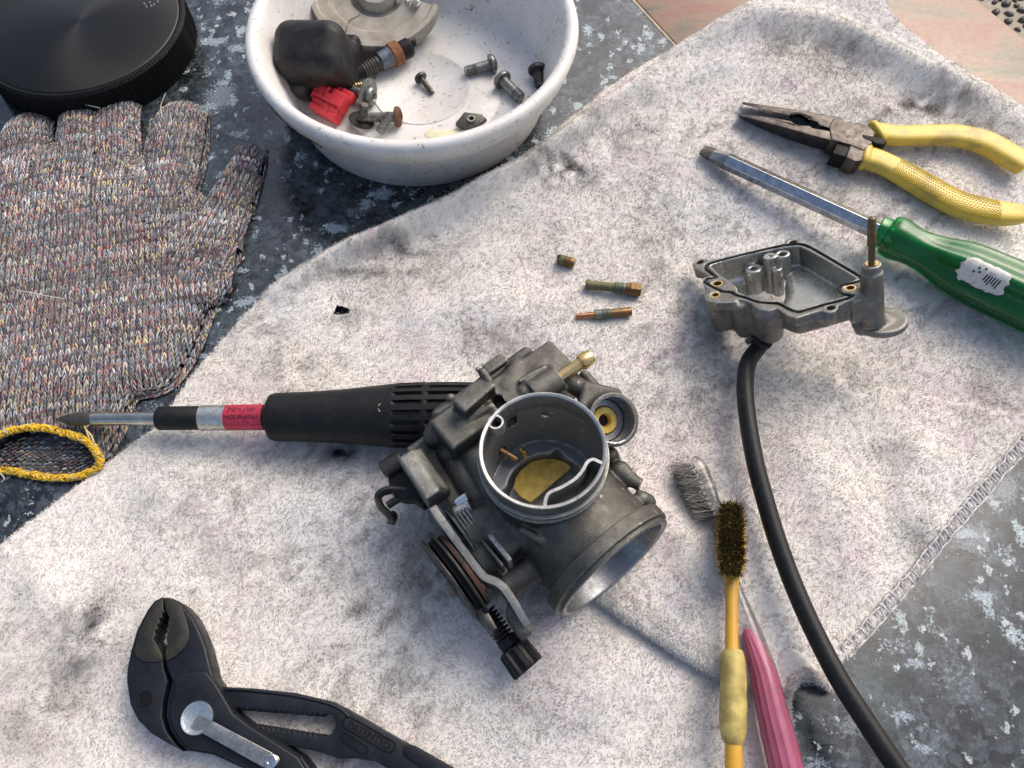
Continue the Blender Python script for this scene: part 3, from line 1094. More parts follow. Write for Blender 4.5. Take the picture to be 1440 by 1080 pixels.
def screw(name, label, cat, a, b, r, mat, head=(0, 0), thr=(0.4, 1.0), hm=None, slot=None, group='loose fasteners in the white tub', washer=None, pitch=1.1):
    """a: head end, b: tip; head=(radius,height) domed; thr: threaded stretch as fractions of the shank"""
    a, b = np.asarray(a, float), np.asarray(b, float)
    ax = unit(b - a)
    L = np.linalg.norm(b - a)
    T = thing(name, label, cat, A(*(a + b)[:2] / 2, min(a[2], b[2]) - r), group)
    hr, hh = head
    mb = MB()
    s0, s1 = a + ax * (hh + (L - hh) * thr[0]), a + ax * (hh + (L - hh) * thr[1])
    mb.cyl(a + ax * hh * .8, s0 + ax * .05, r * .93, 20)
    mb.thread(s0, s1, r, pitch, r * .17)
    if thr[1] < 1:
        mb.cyl(s1 - ax * .05, b, r * .8, 16, r2=r * .7, ch=.3)
    build(mb, 'shank', mat, T, angle=30)
    if hr:
        mb = MB()
        prof = [(hh, hr * .96), (hh * .75, hr), (hh * .45, hr * .97), (hh * .18, hr * .78), (.02 * hh, hr * .5), (.12 * hh, hr * .42), (.5 * hh, hr * .34), (.5 * hh, .001)]
        mb.lathe(a, ax, prof, 24)
        build(mb, 'head', hm or mat, T, angle=40)
    if washer:
        mb = MB().lathe(a + ax * (hh + .1), ax, [(0, hr * .5), (0, washer), (.9, washer), (.9, hr * .5)], 28, closed=True)
        build(mb, 'washer', M['zinc'], T)
    return T


def tp2(x, y, r):
    return P(x, y, TF + r)


r_ = 2.7
screw('bolt', 'zinc button head bolt lying across the tub with its head to the right', 'bolt', P(698, 88, TF + 3.4), P(654, 101, TF + r_), r_, M['zinc'], (4.9, 3.4), (.55, 1))
screw('bolt', 'thick grey bolt with its head up beside two other bolts in the tub', 'bolt', P(702, 108, TF + 4.2), P(733, 139, TF + r_), 3.0, M['zinc'], (5.0, 3.4), (.65, .96))
screw('bolt', 'short grey bolt closest to the right wall of the tub', 'bolt', P(755, 92, TF + 5.5), P(759, 122, TF + 2.6), 2.6, M['darksteel'], (4.9, 3.4), (.15, 1))
screw('screw', 'small dark self tapping screw alone in the middle of the tub floor', 'screw', P(589, 106, TF + 3.4), P(608, 131, TF + 1.2), 1.5, M['darksteel'], (3.4, 2.2), (.1, 1), pitch=1.6)
screw('screw', 'brassy yellow fine screw above the washer bolt in the tub', 'screw', P(524, 116, TF + 7.5), P(488, 123, TF + 6), 1.5, M['yellowzinc'], (0, 0), (0, 1), pitch=1.3)
screw('bolt', 'shiny bolt with a loose flat washer beside the red clip', 'bolt', P(527, 137, TF + 5.2), P(490, 127, TF + 4.4), 3.0, M['zinc'], (4.6, 3.2), (.7, 1), washer=8.3)
screw('bolt', 'threaded bolt with a rusty brown head near the tub front wall', 'bolt', P(565, 164, TF + 4.6), P(505, 166, TF + 3), 2.6, M['zinc'], (4.9, 3.0), (.15, 1), hm=M['ruststeel'])
screw('screw', 'headless threaded stud leaning on the rusty headed bolt', 'screw', P(549, 161, TF + 7.2), P(533, 186, TF + 3.2), 2.3, M['zinc'], (0, 0), (0, 1))
screw('screw', 'black screw standing on its flanged head beside the red clip', 'screw', P(508, 172, TF + 1.4), P(513, 147, TF + 11), 2.1, M['darksteel'], (6.3, 1.8), (.05, 1), hm=M['blackplast'])
# clip nut plate
T = thing('clip_nut', 'bent dark steel clip nut lying near the front of the tub', 'clip nut', P(660, 169, TF), 'loose fasteners in the white tub')
z_ = TF + 3.0
out = [P(x, y, z) for x, y, z in ((640, 173, z_), (653, 157, z_ + 2.2), (677, 160, z_ + 1.5), (685, 167, z_), (672, 176, z_ - .5), (652, 179, z_ - .5))]
mb = MB().prism(out, A(0, 0, -2.2))
build(mb, 'plate', M['darksteel'], T, bevel=.4)
mb = MB().lathe(P(663, 168, z_ + .4), (0, -.1, 1), [(-.8, 2.1), (.9, 2.1), (.9, 1.25), (-.8, 1.25)], 20, closed=True)
build(mb, 'threaded_collar', M['zinc'], T)
mb = MB().cyl(P(663, 168, z_ + .5), P(663, 168, z_ + .75), 1.25, 16)
build(mb, 'hole', M['blackplast'], T)
# dried yellow paint drop
pts = [P(x, y, TF + .1) for x, y in ((596, 187), (606, 181), (622, 184), (640, 181), (652, 186), (648, 193), (620, 196), (600, 193))]
o = build(MB().prism(pts, A(0, 0, -.5)), 'paint_drop', M['paint'], loc=P(620, 188, TF), bevel=.2)
tag(o, 'dried pale yellow paint drop on the tub floor at the front', 'paint drop')

# black rubber float block
c0 = P(447, 84, TF + 17)
F = Field(c0 - 28, c0 + 28, .8)
axx = unit(A(1, -.12, .12)); axz = unit(A(-.1, -.42, .9)); axy = np.cross(axz, axx)
axx = np.cross(axy, axz)
F.box(c0, (axx, axy, axz), (17.2, 13.5, 18.5), 8.5, k=.1)
F.box(c0 - axx * 15 - axy * 6 - axz * 9, (axx, axy, axz), (5.5, 9, 10), 4, k=3)
F.box(c0 + axy * 9 - axz * 12 + axx * 7, (axx, axy, axz), (10, 8, 5), 3, k=2)
T = thing('rubber_boot', 'black rounded rubber block leaning on the left wall of the tub', 'rubber block', A(c0[0], c0[1], TF))
skin_obj(F, 'block', M['blackrub'], T)
mb = MB().prism([c0 + axx * a + axy * b - axz * 15 for a, b in ((-21, -15), (-6, -17), (-3, -8), (-18, -4))], axz * 16)
build(mb, 'side_flap', solid('grey brown rubber', (0.075, 0.068, 0.058), .7, c2=(.035, .033, .03), scale=.2, bump=.1), T, bevel=1.8)

# broken round cover
co = P(527, -21, 24)
ax = unit(A(.05, -.30, .95))
T = thing('broken_cover', 'broken beige round cover with a central boss in the tub', 'cover', A(co[0], co[1], TF))
prof = [(-9, 27.2), (-1.5, 28.2), (0, 27.6), (0, 25.6), (-1.2, 24.8), (-1.4, 20.5), (-4.2, 18.6), (-4.6, 11.8), (-7, 10.2), (-7, 9.0), (-1.5, 8.4), (-.6, 7.6), (-.6, .5), (-2.4, .5), (-3, 6), (-10, 7), (-10, 17), (-9, 26)]
prof = [(a * 1.1, b * 1.22) for a, b in prof]
x_, y_, a_ = frame(ax, (0, 1, 0))
q_ = onplane(606, 4, co, ax) - co
BRK = math.atan2(q_ @ y_, q_ @ x_)
DIRB = math.copysign(1, ((onplane(560, 55, co, ax) - co) @ y_) * math.cos(BRK) - ((onplane(560, 55, co, ax) - co) @ x_) * math.sin(BRK))
print('BRK', BRK, DIRB)
mb = MB().lathe(co, ax, prof, 80, mod=lambda th, tt: 1 + .006 * np.sin(th * 9), up=(0, 1, 0), closed=True, arc=(BRK + DIRB * math.radians(285), BRK))
build(mb, 'dish', M['beige'], T, angle=40)
x_, y_, a_ = frame(ax, (0, 1, 0))
mb = MB()
for k in range(16):
    an = BRK + DIRB * .05 * rng.random()
    rr = 10 + k * 1.5
    p = co + (x_ * math.cos(an) + y_ * math.sin(an)) * rr - a_ * rng.uniform(.5, 6)
    mb.box(p, frame(rng.normal(0, 1, 3)), rng.uniform(.5, 1.5, 3))
build(mb, 'broken_edge', M['break'], T, bevel=.2)
cr = [co + (x_ * math.cos(an) + y_ * math.sin(an)) * r - a_ * z for an, r, z in ((-2.2, 11, 7), (-2.1, 16, 4.9), (-2.2, 21, 4.4), (-2.1, 26, 1.4), (-2.05, 30, .6), (-2.1, 33.6, .5))]
build(MB().tube(smooth_path(cr, 4), .22, 5), 'crack', M['tubdirt'], T)
lug = co + (x_ * math.cos(-1.95) + y_ * math.sin(-1.95)) * 33 - a_ * 3
build(MB().box(lug, (x_, y_, a_), (3.5, 2.0, 4)), 'lug', M['beige'], T, bevel=.5)

# black sensor bolt with a rusty washer
a, b = P(478, 116, TF + 6), P(571, 68, TF + 7.5)
ax = unit(b - a)
L = np.linalg.norm(b - a)
T = thing('drain_plug', 'long black threaded plug with a rusty collar under the broken cover', 'plug', A(*((a + b) / 2)[:2], TF))
build(MB().lathe(a, ax, [(0, 1.6), (2, 2.4), (7, 3.2), (14, 3.6)], 18), 'rubber_tip', M['blackrub'], T)
build(MB().thread(a + ax * 13, a + ax * 23, 3.9, 1.5, .5), 'threaded_shank', M['darksteel'], T)
build(MB().lathe(a + ax * 22.8, ax, [(0, 3.9), (.6, 4.6), (7, 5.2)], 24), 'metal_sleeve', solid('blue grey steel', (.20, .24, .29), .4, .8, c2=(.1, .1, .1), scale=.4), T)
build(MB().lathe(a + ax * 29.7, ax, [(0, 5.2), (.4, 6.0), (5.0, 6.0), (5.4, 5.4)], 28), 'rusty_collar', solid('orange rust', (.30, .12, .045), .85, c2=(.14, .06, .03), scale=.6, bump=.15), T)
build(MB().lathe(a + ax * 35.1, ax, [(0, 3.5), (.6, 4.9), (5, 5.1), (6.4, 4.2), (6.8, 2)], 24), 'black_head', M['blackplast'], T)
build(MB().ball(a + ax * 42.2 + A(.4, 1.2, .4), 2.2, 14, 8), 'ball_tip', M['blackplast'], T)
# red clip
c = P(464, 148, TF + 6.5)
T = thing('red_connector', 'bright red plastic connector wedged at the tub front left', 'connector', A(c[0], c[1], TF))
ux = unit(P(487, 158, 8) - P(447, 137, 8)); uz = unit(A(-.2, -.35, 1)); uy = unit(np.cross(uz, ux)); ux = np.cross(uy, uz)
F = Field(c - 16, c + 16, .5)
F.box(c, (ux, uy, uz), (7.5, 6.5, 4.2), .7, k=.2)
F.box(c + uy * 3.5 + uz * 1.5 + ux * 3, (ux, uy, uz), (5.5, 3.6, 4.2), .6, k=.2)
F.box(c - ux * 5.0 + uy * 3.0 - uz * .4, (ux, uy, uz), (5, 4.2, 4.0), .6, k=.2)
F.box(c - ux * 1 + uz * 4.2, (ux, uy, uz), (8, .5, .9), .2, '-', .2)
F.box(c - ux * 1 + uz * 4.2 - uy * 3, (ux, uy, uz), (8, .4, .7), .2, '-', .2)
F.box(c + ux * 2.5 + uz * 4.2, (ux, uy, uz), (.4, 7, .8), .2, '-', .2)
F.box(c + uy * 6 + uz * 4, (ux, uy, uz), (1.0, 2, 3), .2, '-', .2)
skin_obj(F, 'housing', M['redplast'], T, angle=40)
build(MB().box(c + uy * 8 + ux * 6 - uz * .5, (ux, uy, uz), (3.2, 2.2, 2.6)).box(c + uy * 8 - ux * 2 - uz * .5, (ux, uy, uz), (3.2, 2.2, 2.6)), 'latch', M['redplast'], T, bevel=.4)

# black ribbed jar lid
LZ = 17.5
lc = P(112, 30, LZ)
lR = np.linalg.norm(P(259, 12, LZ) - lc)
T = thing('jar_lid', 'large black jar lid with spun sheen on top and ribbed edge', 'lid', A(lc[0], lc[1], 0))
n = NT('spun black plastic')
n.put('Base Color', n.ramp(n.noise(0.4, 5), [(0.3, (0.007, 0.007, 0.007)), (0.7, (0.013, 0.0125, 0.012))]))
n.put('Metallic', 0.25)
n.put('Specular IOR Level', 0.4)
n.put('Roughness', 0.33)
n.put('Anisotropic', 0.92)
tn = n.t.nodes.new('ShaderNodeTangent'); tn.direction_type = 'RADIAL'; tn.axis = 'Z'
n.t.links.new(tn.outputs[0], n.b.inputs['Tangent'])
M['spun'] = n.m
lc0 = A(lc[0], lc[1], 0)
build(MB().lathe(lc0, (0, 0, 1), [(LZ, .001), (LZ, lR - 3.4), (LZ - .5, lR - 2.7), (LZ - 1.2, lR - 2.4)], 128), 'lid_top', M['spun'], T, angle=60)
build(MB().lathe(lc0, (0, 0, 1), [(LZ - 1.3, lR - 3), (LZ - .3, lR - 2.2), (LZ - .2, lR - 1.2), (LZ - 1.6, lR), (1.0, lR), (0, lR - .8), (0, lR - 4)], 720,
                 mod=lambda th, tt: 1 + (0.0042 * np.sign(np.sin(th * 180)) if tt < LZ - 1.5 and tt > .5 else 0)), 'ribbed_edge', M['blackmatte'], T, angle=30)


def text_mesh(name, body, size, mat, parent, origin, xdir, zdir, depth=.1, align='CENTER', space=1.0, fit=None):
    """lettering as a mesh of its own lying at origin, reading along xdir, facing zdir"""
    cu = bpy.data.curves.new(name, 'FONT')
    cu.body, cu.size, cu.extrude, cu.align_x, cu.align_y, cu.space_character = body, size, depth, align, 'CENTER', space
    cu.resolution_u = 3
    to = bpy.data.objects.new(name, cu)
    col.objects.link(to)
    dg = bpy.context.evaluated_depsgraph_get()
    me = bpy.data.meshes.new_from_object(to.evaluated_get(dg))
    bpy.data.objects.remove(to)
    v = np.empty(len(me.vertices) * 3, np.float32)
    me.vertices.foreach_get('co', v)
    v = v.reshape(-1, 3).astype(float)
    if fit:
        v[:, 0] *= fit / (v[:, 0].max() - v[:, 0].min())
    x = unit(xdir); z = unit(zdir); y = unit(np.cross(z, x)); x = np.cross(y, z)
    wv = np.asarray(origin) + v[:, :1] * x + v[:, 1:2] * y + v[:, 2:] * z
    me.vertices.foreach_set('co', ((wv - origin_of(parent)) * S).astype(np.float32).ravel())
    me.update()
    me.materials.clear()
    me.materials.append(mat)
    return link(name, me, origin_of(parent), parent)


M['faintgrey'] = solid('faint grey print', (0.16, 0.16, 0.155), 0.5)
pp = [P(x, y, LZ + .05) for x, y in ((203, 5), (211, 3), (217, 6), (222, 2), (206, 9), (213, 8))]
mb = MB()
for p in pp:
    mb.box(p, frame((0, 0, 1), (1, .5, 0)), (.9, .35, .04))
build(mb, 'faint_print', M['faintgrey'], T, smooth=False)

# ------------------------------------------------------------------ the knitted glove
GP = lambda L, z=3.0: np.array([P(x, y, z)[:2] for x, y in L])
PALM = GP([(-60, 250), (40, 205), (120, 195), (190, 215), (235, 250), (275, 265), (318, 300), (308, 355), (290, 430), (268, 490), (248, 528), (222, 548), (190, 556),
           (176, 572), (166, 605), (150, 640), (120, 655), (0, 640), (-60, 640)])
# fingers: px tip, px root, radius tip, radius root (px)
FING = [((35, 182), (20, 300), 37, 42), ((112, 164), (95, 300), 32, 38), ((160, 142), (150, 300), 31, 40), ((251, 166), (222, 330), 37, 42), ((350, 216), (272, 390), 21, 54)]
FG = []
for (tx, ty), (bx, by), r1, r2 in FING:
    a, b = P(tx, ty, 5)[:2], P(bx, by, 5)[:2]
    k1 = np.linalg.norm(P(tx + r1, ty, 5) - P(tx, ty, 5)); k2 = np.linalg.norm(P(bx + r2, by, 5) - P(bx, by, 5))
    FG.append((a, b, k1, k2))


def fin(x, y, i):
    a, b, r1, r2 = FG[i]
    e = b - a
    t = np.clip(((x - a[0]) * e[0] + (y - a[1]) * e[1]) / (e @ e), 0, 1)
    d = np.hypot(x - a[0] - t * e[0], y - a[1] - t * e[1])
    return (r1 + (r2 - r1) * t) - d, t


def glove_h(x, y):
    d = polydist(x, y, PALM)
    q = np.clip(d / 11, 0, 1)
    wob = 1.6 * (fbm(x / 17, y / 17, 7, 3) - .5)
    h = np.where(d > 0, .45 + (6.4 + wob) * np.sqrt(1 - (1 - q) ** 2), -9)
    which = np.full(x.shape, -1)
    for i in range(5):
        d, t = fin(x, y, i)
        q = np.clip(d / (FG[i][2] * .95), 0, 1)
        hi = np.where(d > 0, .45 + (7.0 + wob + (1.0 if i in (1, 3) else 0) * (1 - t)) * np.sqrt(1 - (1 - q) ** 2), -9)
        up = (hi > h + .0) & (t < .93)
        which = np.where(up, i, which)
        h = np.maximum(h, hi)
    # the opening: upper layer ends at the cuff, wrist gathers up
    return h, which


CUFF = [P(x, y, z) for x, y, z in ((-25, 632, 8), (0, 612, 9), (28, 603, 10), (62, 602, 10), (98, 611, 10), (122, 621, 9.5), (136, 638, 8), (140, 652, 6), (128, 664, 4), (104, 671, 3), (70, 672, 2.4), (38, 667, 2.2), (12, 662, 2.2), (-25, 660, 2.2))]
CUFFP = np.array([c[:2] for c in CUFF])

M['knitbase'] = solid('dark yarn ground', (0.10, 0.095, 0.10), 0.95, c2=(0.20, 0.185, 0.18), scale=0.8)
n = NT('melange yarn')
n.put('Base Color', n.mix(1.0, n.attr(), n.ramp(n.noise(3.0, 3, 0.8), [(0.3, 0.75), (0.7, 1.2)]), 'MULTIPLY'))
n.put('Roughness', 0.92)
n.put('Specular IOR Level', 0.15)
n.put('Sheen Weight', 0.25)
M['yarn'] = n.m

st = 1.5
gx, gy = np.arange(-255, -60, st), np.arange(0, 215, st)
X, Y = np.meshgrid(gx, gy, indexing='ij')
H, W = glove_h(X, Y)
hole = polydist(X, Y, CUFFP) > 0
ok = (H > 0)
fo = ok[:-1, :-1] & ok[1:, :-1] & ok[1:, 1:] & ok[:-1, 1:]
idx = np.arange(X.size).reshape(X.shape)
fq = np.stack([idx[:-1, :-1][fo], idx[1:, :-1][fo], idx[1:, 1:][fo], idx[:-1, 1:][fo]], 1)
used = np.unique(fq)
re = np.zeros(X.size, int)
re[used] = np.arange(len(used))
below = P(0, 655, 0)[1]
HH = np.where(hole, 1.3, H - .8)
V = np.stack([X.ravel(), Y.ravel(), HH.ravel()], 1)[used]
V[:, 2] = np.maximum(V[:, 2], .15)
T = thing("knitted_glove", 'multicoloured knitted work glove with a yellow cuff lying flat', 'glove', A(*P(140, 400)[:2], 0))
raw_mesh('glove_fabric', V, re[fq].ravel(), np.full(len(fq), 4), M['knitbase'], T)

PAL = np.array([(0.17, 0.19, 0.22), (0.26, 0.29, 0.32), (0.42, 0.43, 0.42), (0.42, 0.38, 0.29), (0.46, 0.39, 0.19), (0.045, 0.042, 0.048), (0.07, 0.065, 0.075), (0.13, 0.045, 0.055), (0.055, 0.05, 0.055), (0.22, 0.16, 0.14), (0.16, 0.145, 0.13), (0.11, 0.125, 0.14), (0.36, 0.19, 0.17), (0.09, 0.11, 0.15), (0.30, 0.30, 0.29), (0.13, 0.12, 0.12)])


def yarn_spindles(base, tip, nrm, r, colr, out, seg=4, ns=4):
    """many plump little strands: base,tip (N,3), nrm (N,3) side they bulge to"""
    N = len(base)
    ax = tip - base
    L = np.linalg.norm(ax, axis=1, keepdims=True)
    ax = ax / L
    side = np.cross(ax, nrm); side /= np.linalg.norm(side, axis=1, keepdims=True)
    nn = np.cross(side, ax)
    th = np.arange(seg) * 2 * math.pi / seg
    rows = []
    for k in range(ns):
        t = k / (ns - 1)
        rr = r * (0.45 + .65 * math.sin(math.pi * t) ** .8)
        c = base + ax * L * t + nn * (np.asarray(r).reshape(-1, 1) * 1.0 * math.sin(math.pi * t) if np.ndim(r) else r * math.sin(math.pi * t))
        for a in th:
            rows.append(c + side * (np.asarray(rr).reshape(-1, 1) * math.cos(a)) + nn * (np.asarray(rr).reshape(-1, 1) * math.sin(a)))
    v = np.stack(rows, 1)                                     # N, ns*seg, 3
    f = []
    for k in range(ns - 1):
        for j in range(seg):
            f.append((k * seg + j, k * seg + (j + 1) % seg, (k + 1) * seg + (j + 1) % seg, (k + 1) * seg + j))
    f = np.array(f)
    out.append((v.reshape(-1, 3), (np.arange(N)[:, None, None] * ns * seg + f[None]).reshape(-1), np.full(N * len(f), 4), np.repeat(colr, ns * seg, 0)))


def merge(out):
    vs_, fs, cs, cl, n_ = [], [], [], [], 0
    for v, f, c, k in out:
        vs_.append(v); fs.append(f + n_); cs.append(c); cl.append(k)
        n_ += len(v)
    return np.vstack(vs_), np.concatenate(fs), np.concatenate(cs), np.vstack(cl)


out = []
PW, PR = 2.55, 1.95                                          # stitch width and row pitch, mm


def stitch_field(origin, down, lo, hi, sel, seed, zf):
    """V stitches on a lattice: 'down' points from finger tip to wrist"""
    g = np.random.default_rng(seed)
    d = unit(np.append(down, 0))
    a = A(-d[1], d[0], 0)
    us, vs2 = np.arange(lo[0], hi[0], PW), np.arange(lo[1], hi[1], PR)
    U, Vv = np.meshgrid(us, vs2, indexing='ij')
    ii, jj = np.meshgrid(np.arange(len(us)), np.arange(len(vs2)), indexing='ij')
    U, Vv, ii, jj = U.ravel(), Vv.ravel(), ii.ravel(), jj.ravel()
    x = origin[0] + U * a[0] + Vv * d[0] + 1.3 * (fbm(U / 30, Vv / 30, seed, 2) - .5) * 2
    y = origin[1] + U * a[1] + Vv * d[1] + 1.6 * (fbm(U / 26, Vv / 26, seed + 5, 2) - .5) * 2
    k = sel(x, y)
    x, y, ii, jj = x[k], y[k], ii[k], jj[k]
    if not len(x): return
    h = zf(x, y)
    e = .7
    nrm = np.stack([-(zf(x + e, y) - zf(x - e, y)) / (2 * e), -(zf(x, y + e) - zf(x, y - e)) / (2 * e), np.ones(len(x))], 1)
    nrm[:, :2] = np.clip(nrm[:, :2], -2.2, 2.2)
    nrm /= np.linalg.norm(nrm, axis=1, keepdims=True)
    dd = d - nrm * (nrm @ d)[:, None]; dd /= np.linalg.norm(dd, axis=1, keepdims=True)
    aa = np.cross(nrm, dd)
    p = np.stack([x, y, h], 1) + nrm * .3
    row = jj + 0 * ii
    # yarn colour runs slowly along each row, several plies twisted together
    for sgn in (-1, 1):
        for ply in range(3):
            f1 = fbm(ii / 9.0 + row * 3.7, row * 1.13 + ply * 31, 200 + seed + ply, 2)
            f2 = g.random(len(x))
            ci = np.where(f2 < .62, (f1 * 23).astype(int) % len(PAL), g.integers(0, len(PAL), len(x)))
            rowtone = .80 + 1.3 * vnoise(row * .37, row * 0 + 2.0, seed) * vnoise(ii / 14.0 + row, row * .9, seed + 3) ** .5
            c = PAL[ci] * rowtone[:, None] * g.uniform(.8, 1.2, len(x))[:, None]
            off = (ply - 1) * .36
            b = p + dd * (PR * .72) + aa * (sgn * (.10 + .34) + off * .8) + nrm * (.12 if ply == 1 else 0) + g.normal(0, .07, (len(x), 3))
            tpt = p - dd * (PR * .80) + aa * (sgn * (PW * .50) + off * .8) + nrm * (.05 if ply == 1 else 0) + g.normal(0, .09, (len(x), 3))
            yarn_spindles(b, tpt, nrm, g.uniform(.24, .34, len(x)), c, out)


zfun = lambda x, y: np.maximum(glove_h(x, y)[0], .2) - .35
cuffline = polydist
o0 = P(120, 420, 5)[:2]
dn = unit(P(96, 640, 5)[:2] - P(120, 300, 5)[:2])
stitch_field(o0, dn, (-105, -125), (105, 110), lambda x, y: (glove_h(x, y)[0] > .3) & (glove_h(x, y)[1] < 0) & (polydist(x, y, CUFFP) < -.5), 1, zfun)
for i in range(5):
    a, b, r1, r2 = FG[i]
    stitch_field(a, unit(b - a), (-27, -26), (27, 85), lambda x, y, i=i: (glove_h(x, y)[1] == i) & (glove_h(x, y)[0] > .3), 10 + i, zfun)
g = np.random.default_rng(77)
for L in ([(371, 206), (366, 240), (346, 308), (320, 362), (302, 420), (277, 488), (251, 530), (225, 549), (192, 557), (179, 575), (169, 606), (150, 640)],
          [(335, 205), (318, 240), (300, 270), (270, 310)], [(289, 160), (286, 220), (264, 300)], [(214, 165), (200, 230), (188, 262)], [(192, 148), (190, 200), (187, 258)]):
    cp = smooth_path([P(x, y, 2.2) for x, y in L], 40)
    seg_ = np.concatenate([[0], np.cumsum(np.linalg.norm(np.diff(cp, axis=0), axis=1))])
    s_ = np.arange(0, seg_[-1], .85)
    cq = np.stack([np.interp(s_, seg_, cp[:, i]) for i in range(3)], 1)
    tq = np.gradient(cq, axis=0); tq /= np.linalg.norm(tq, axis=1, keepdims=True)
    sq_ = np.stack([tq[:, 1], -tq[:, 0], 0 * tq[:, 0]], 1)
    for off in (-1.3, -.4, .4, 1.2):
        n_ = len(cq)
        ci = g.integers(0, len(PAL), n_)
        z_ = zfun(cq[:, 0] + sq_[:, 0] * off, cq[:, 1] + sq_[:, 1] * off)
        pc_ = cq + sq_ * off + g.normal(0, .1, (n_, 3))
        pc_[:, 2] = np.clip(z_ + .5, .7, 9)
        yarn_spindles(pc_ - tq * .9 + sq_ * .35, pc_ + tq * .9 - sq_ * .35, np.tile(A(0, 0, 1), (n_, 1)), g.uniform(.3, .42, n_), PAL[ci] * g.uniform(.7, 1.3, (n_, 1)), out)
v, f, c, k = merge(out)
o = raw_mesh('knit_stitches', v, f, c, M['yarn'], T, colors=k)
o['kind'] = 'stuff'
# inside of the wrist: purl bumps in rows
out = []
g = np.random.default_rng(3)
zi = lambda x, y: 1.6 + 0 * x
for r_i in range(16):
    yy = P(60, 672, 2)[1] + r_i * 1.75
    n_ = 70
    xx = P(-30, 640, 2)[0] + np.arange(n_) * 1.25 + g.normal(0, .1, n_)
    y2 = yy + .35 * np.sin(xx / 9 + r_i) + np.where(np.arange(n_) % 2, .35, -.35)
    k = polydist(xx, y2, CUFFP) > .3
    xx, y2 = xx[k], y2[k]
    n_ = len(xx)
    if n_ < 2: continue
    p = np.stack([xx, y2, np.full(n_, 1.7 + .07 * r_i)], 1)
    sg = np.where(np.arange(n_) % 2, 1, -1)[:, None]
    for ply in range(2):
        c = PAL[g.integers(0, len(PAL), n_)] * g.uniform(.5, 1.0, (n_, 1))
        yarn_spindles(p + A(-.9, -.32 + ply * .5, 0) * np.hstack([np.ones((n_, 1)), sg * .9 + 0 * sg, np.ones((n_, 1))]), p + A(.9, .30 + ply * .3, 0), np.tile(A(0, 0, 1), (n_, 1)), g.uniform(.28, .4, n_), c, out)
v, f, c, k = merge(out)
o = raw_mesh('inner_purl_rows', v, f, c, M['yarn'], T, colors=k)
o['kind'] = 'stuff'
# inner back wall of the opening, then the yellow overcast edge
mb = MB()
up_ = smooth_path(CUFF[:8], 5)
n_ = len(up_)
vv = [p - A(0, 0, .6) for p in up_] + [A(p[0], p[1] + 5, 1.2) for p in up_]
mb.add(vv, [(i, i + 1, n_ + i + 1, n_ + i) for i in range(n_ - 1)])
build(mb, 'inner_lining', M['knitbase'], T)
out = []
cp = smooth_path(CUFF, 16)
tt = np.gradient(cp, axis=0); tt /= np.linalg.norm(tt, axis=1, keepdims=True)
N = len(cp)
for rep in range(9):
    ang = g.uniform(0, 2 * math.pi, N)
    zz = np.tile(A(0, 0, 1), (N, 1))
    s1 = np.cross(tt, zz); s1 /= np.linalg.norm(s1, axis=1, keepdims=True)
    s2 = np.cross(s1, tt)
    nr = s1 * np.cos(ang)[:, None] + s2 * np.sin(ang)[:, None]
    pr = cp + nr * A(.75, .75, .65) + g.normal(0, .2, (N, 3))
    tan = np.cross(nr, tt)
    dr = tan * g.uniform(.5, .95, (N, 1)) + tt * g.normal(0, .8, (N, 1))
    base_c = np.where(g.random(N)[:, None] < .8, A(0.72, 0.44, 0.02), np.where(g.random(N)[:, None] < .5, A(0.80, 0.56, 0.08), A(0.50, 0.45, 0.30))) * g.uniform(.75, 1.15, (N, 1))
    yarn_spindles(pr - dr, pr + dr, nr, g.uniform(.28, .42, N), base_c, out)
v, f, c, k = merge(out)
o = raw_mesh('yellow_cuff', v, f, c, M['yarn'], T, colors=k)
# stray yarn
M['yyarn'] = solid('yellow yarn', (0.66, 0.48, 0.10), 0.9, c2=(0.7, 0.62, 0.4), scale=1.0)
M['gyarn'] = solid('pale loose thread', (0.52, 0.50, 0.42), 0.9)
lp = [P(x, y, z) for x, y, z in ((128, 624, 9), (124, 612, 11), (119, 600, 12), (117, 590, 13), (121, 585, 13.5), (127, 588, 13.5), (126, 597, 12.5), (120, 602, 12), (128, 612, 11), (132, 622, 10))]
build(MB().tube(smooth_path(lp, 6), .28, 6), 'loose_yarn_loop', M['yyarn'], T)
for L in ([(228, 165, 9), (226, 150, 10), (230, 138, 12), (233, 131, 13)], [(141, 152, 9), (120, 147, 11), (104, 142, 12), (100, 140, 12)], [(22, 408, 9), (50, 413, 9.3), (75, 418, 9.2), (90, 420, 8.6)], [(0, 665, 3), (6, 673, 2), (2, 678, 1)]):
    build(MB().tube(smooth_path([P(*q) for q in L], 6), .26, 6), 'loose_thread', M['gyarn'], T)

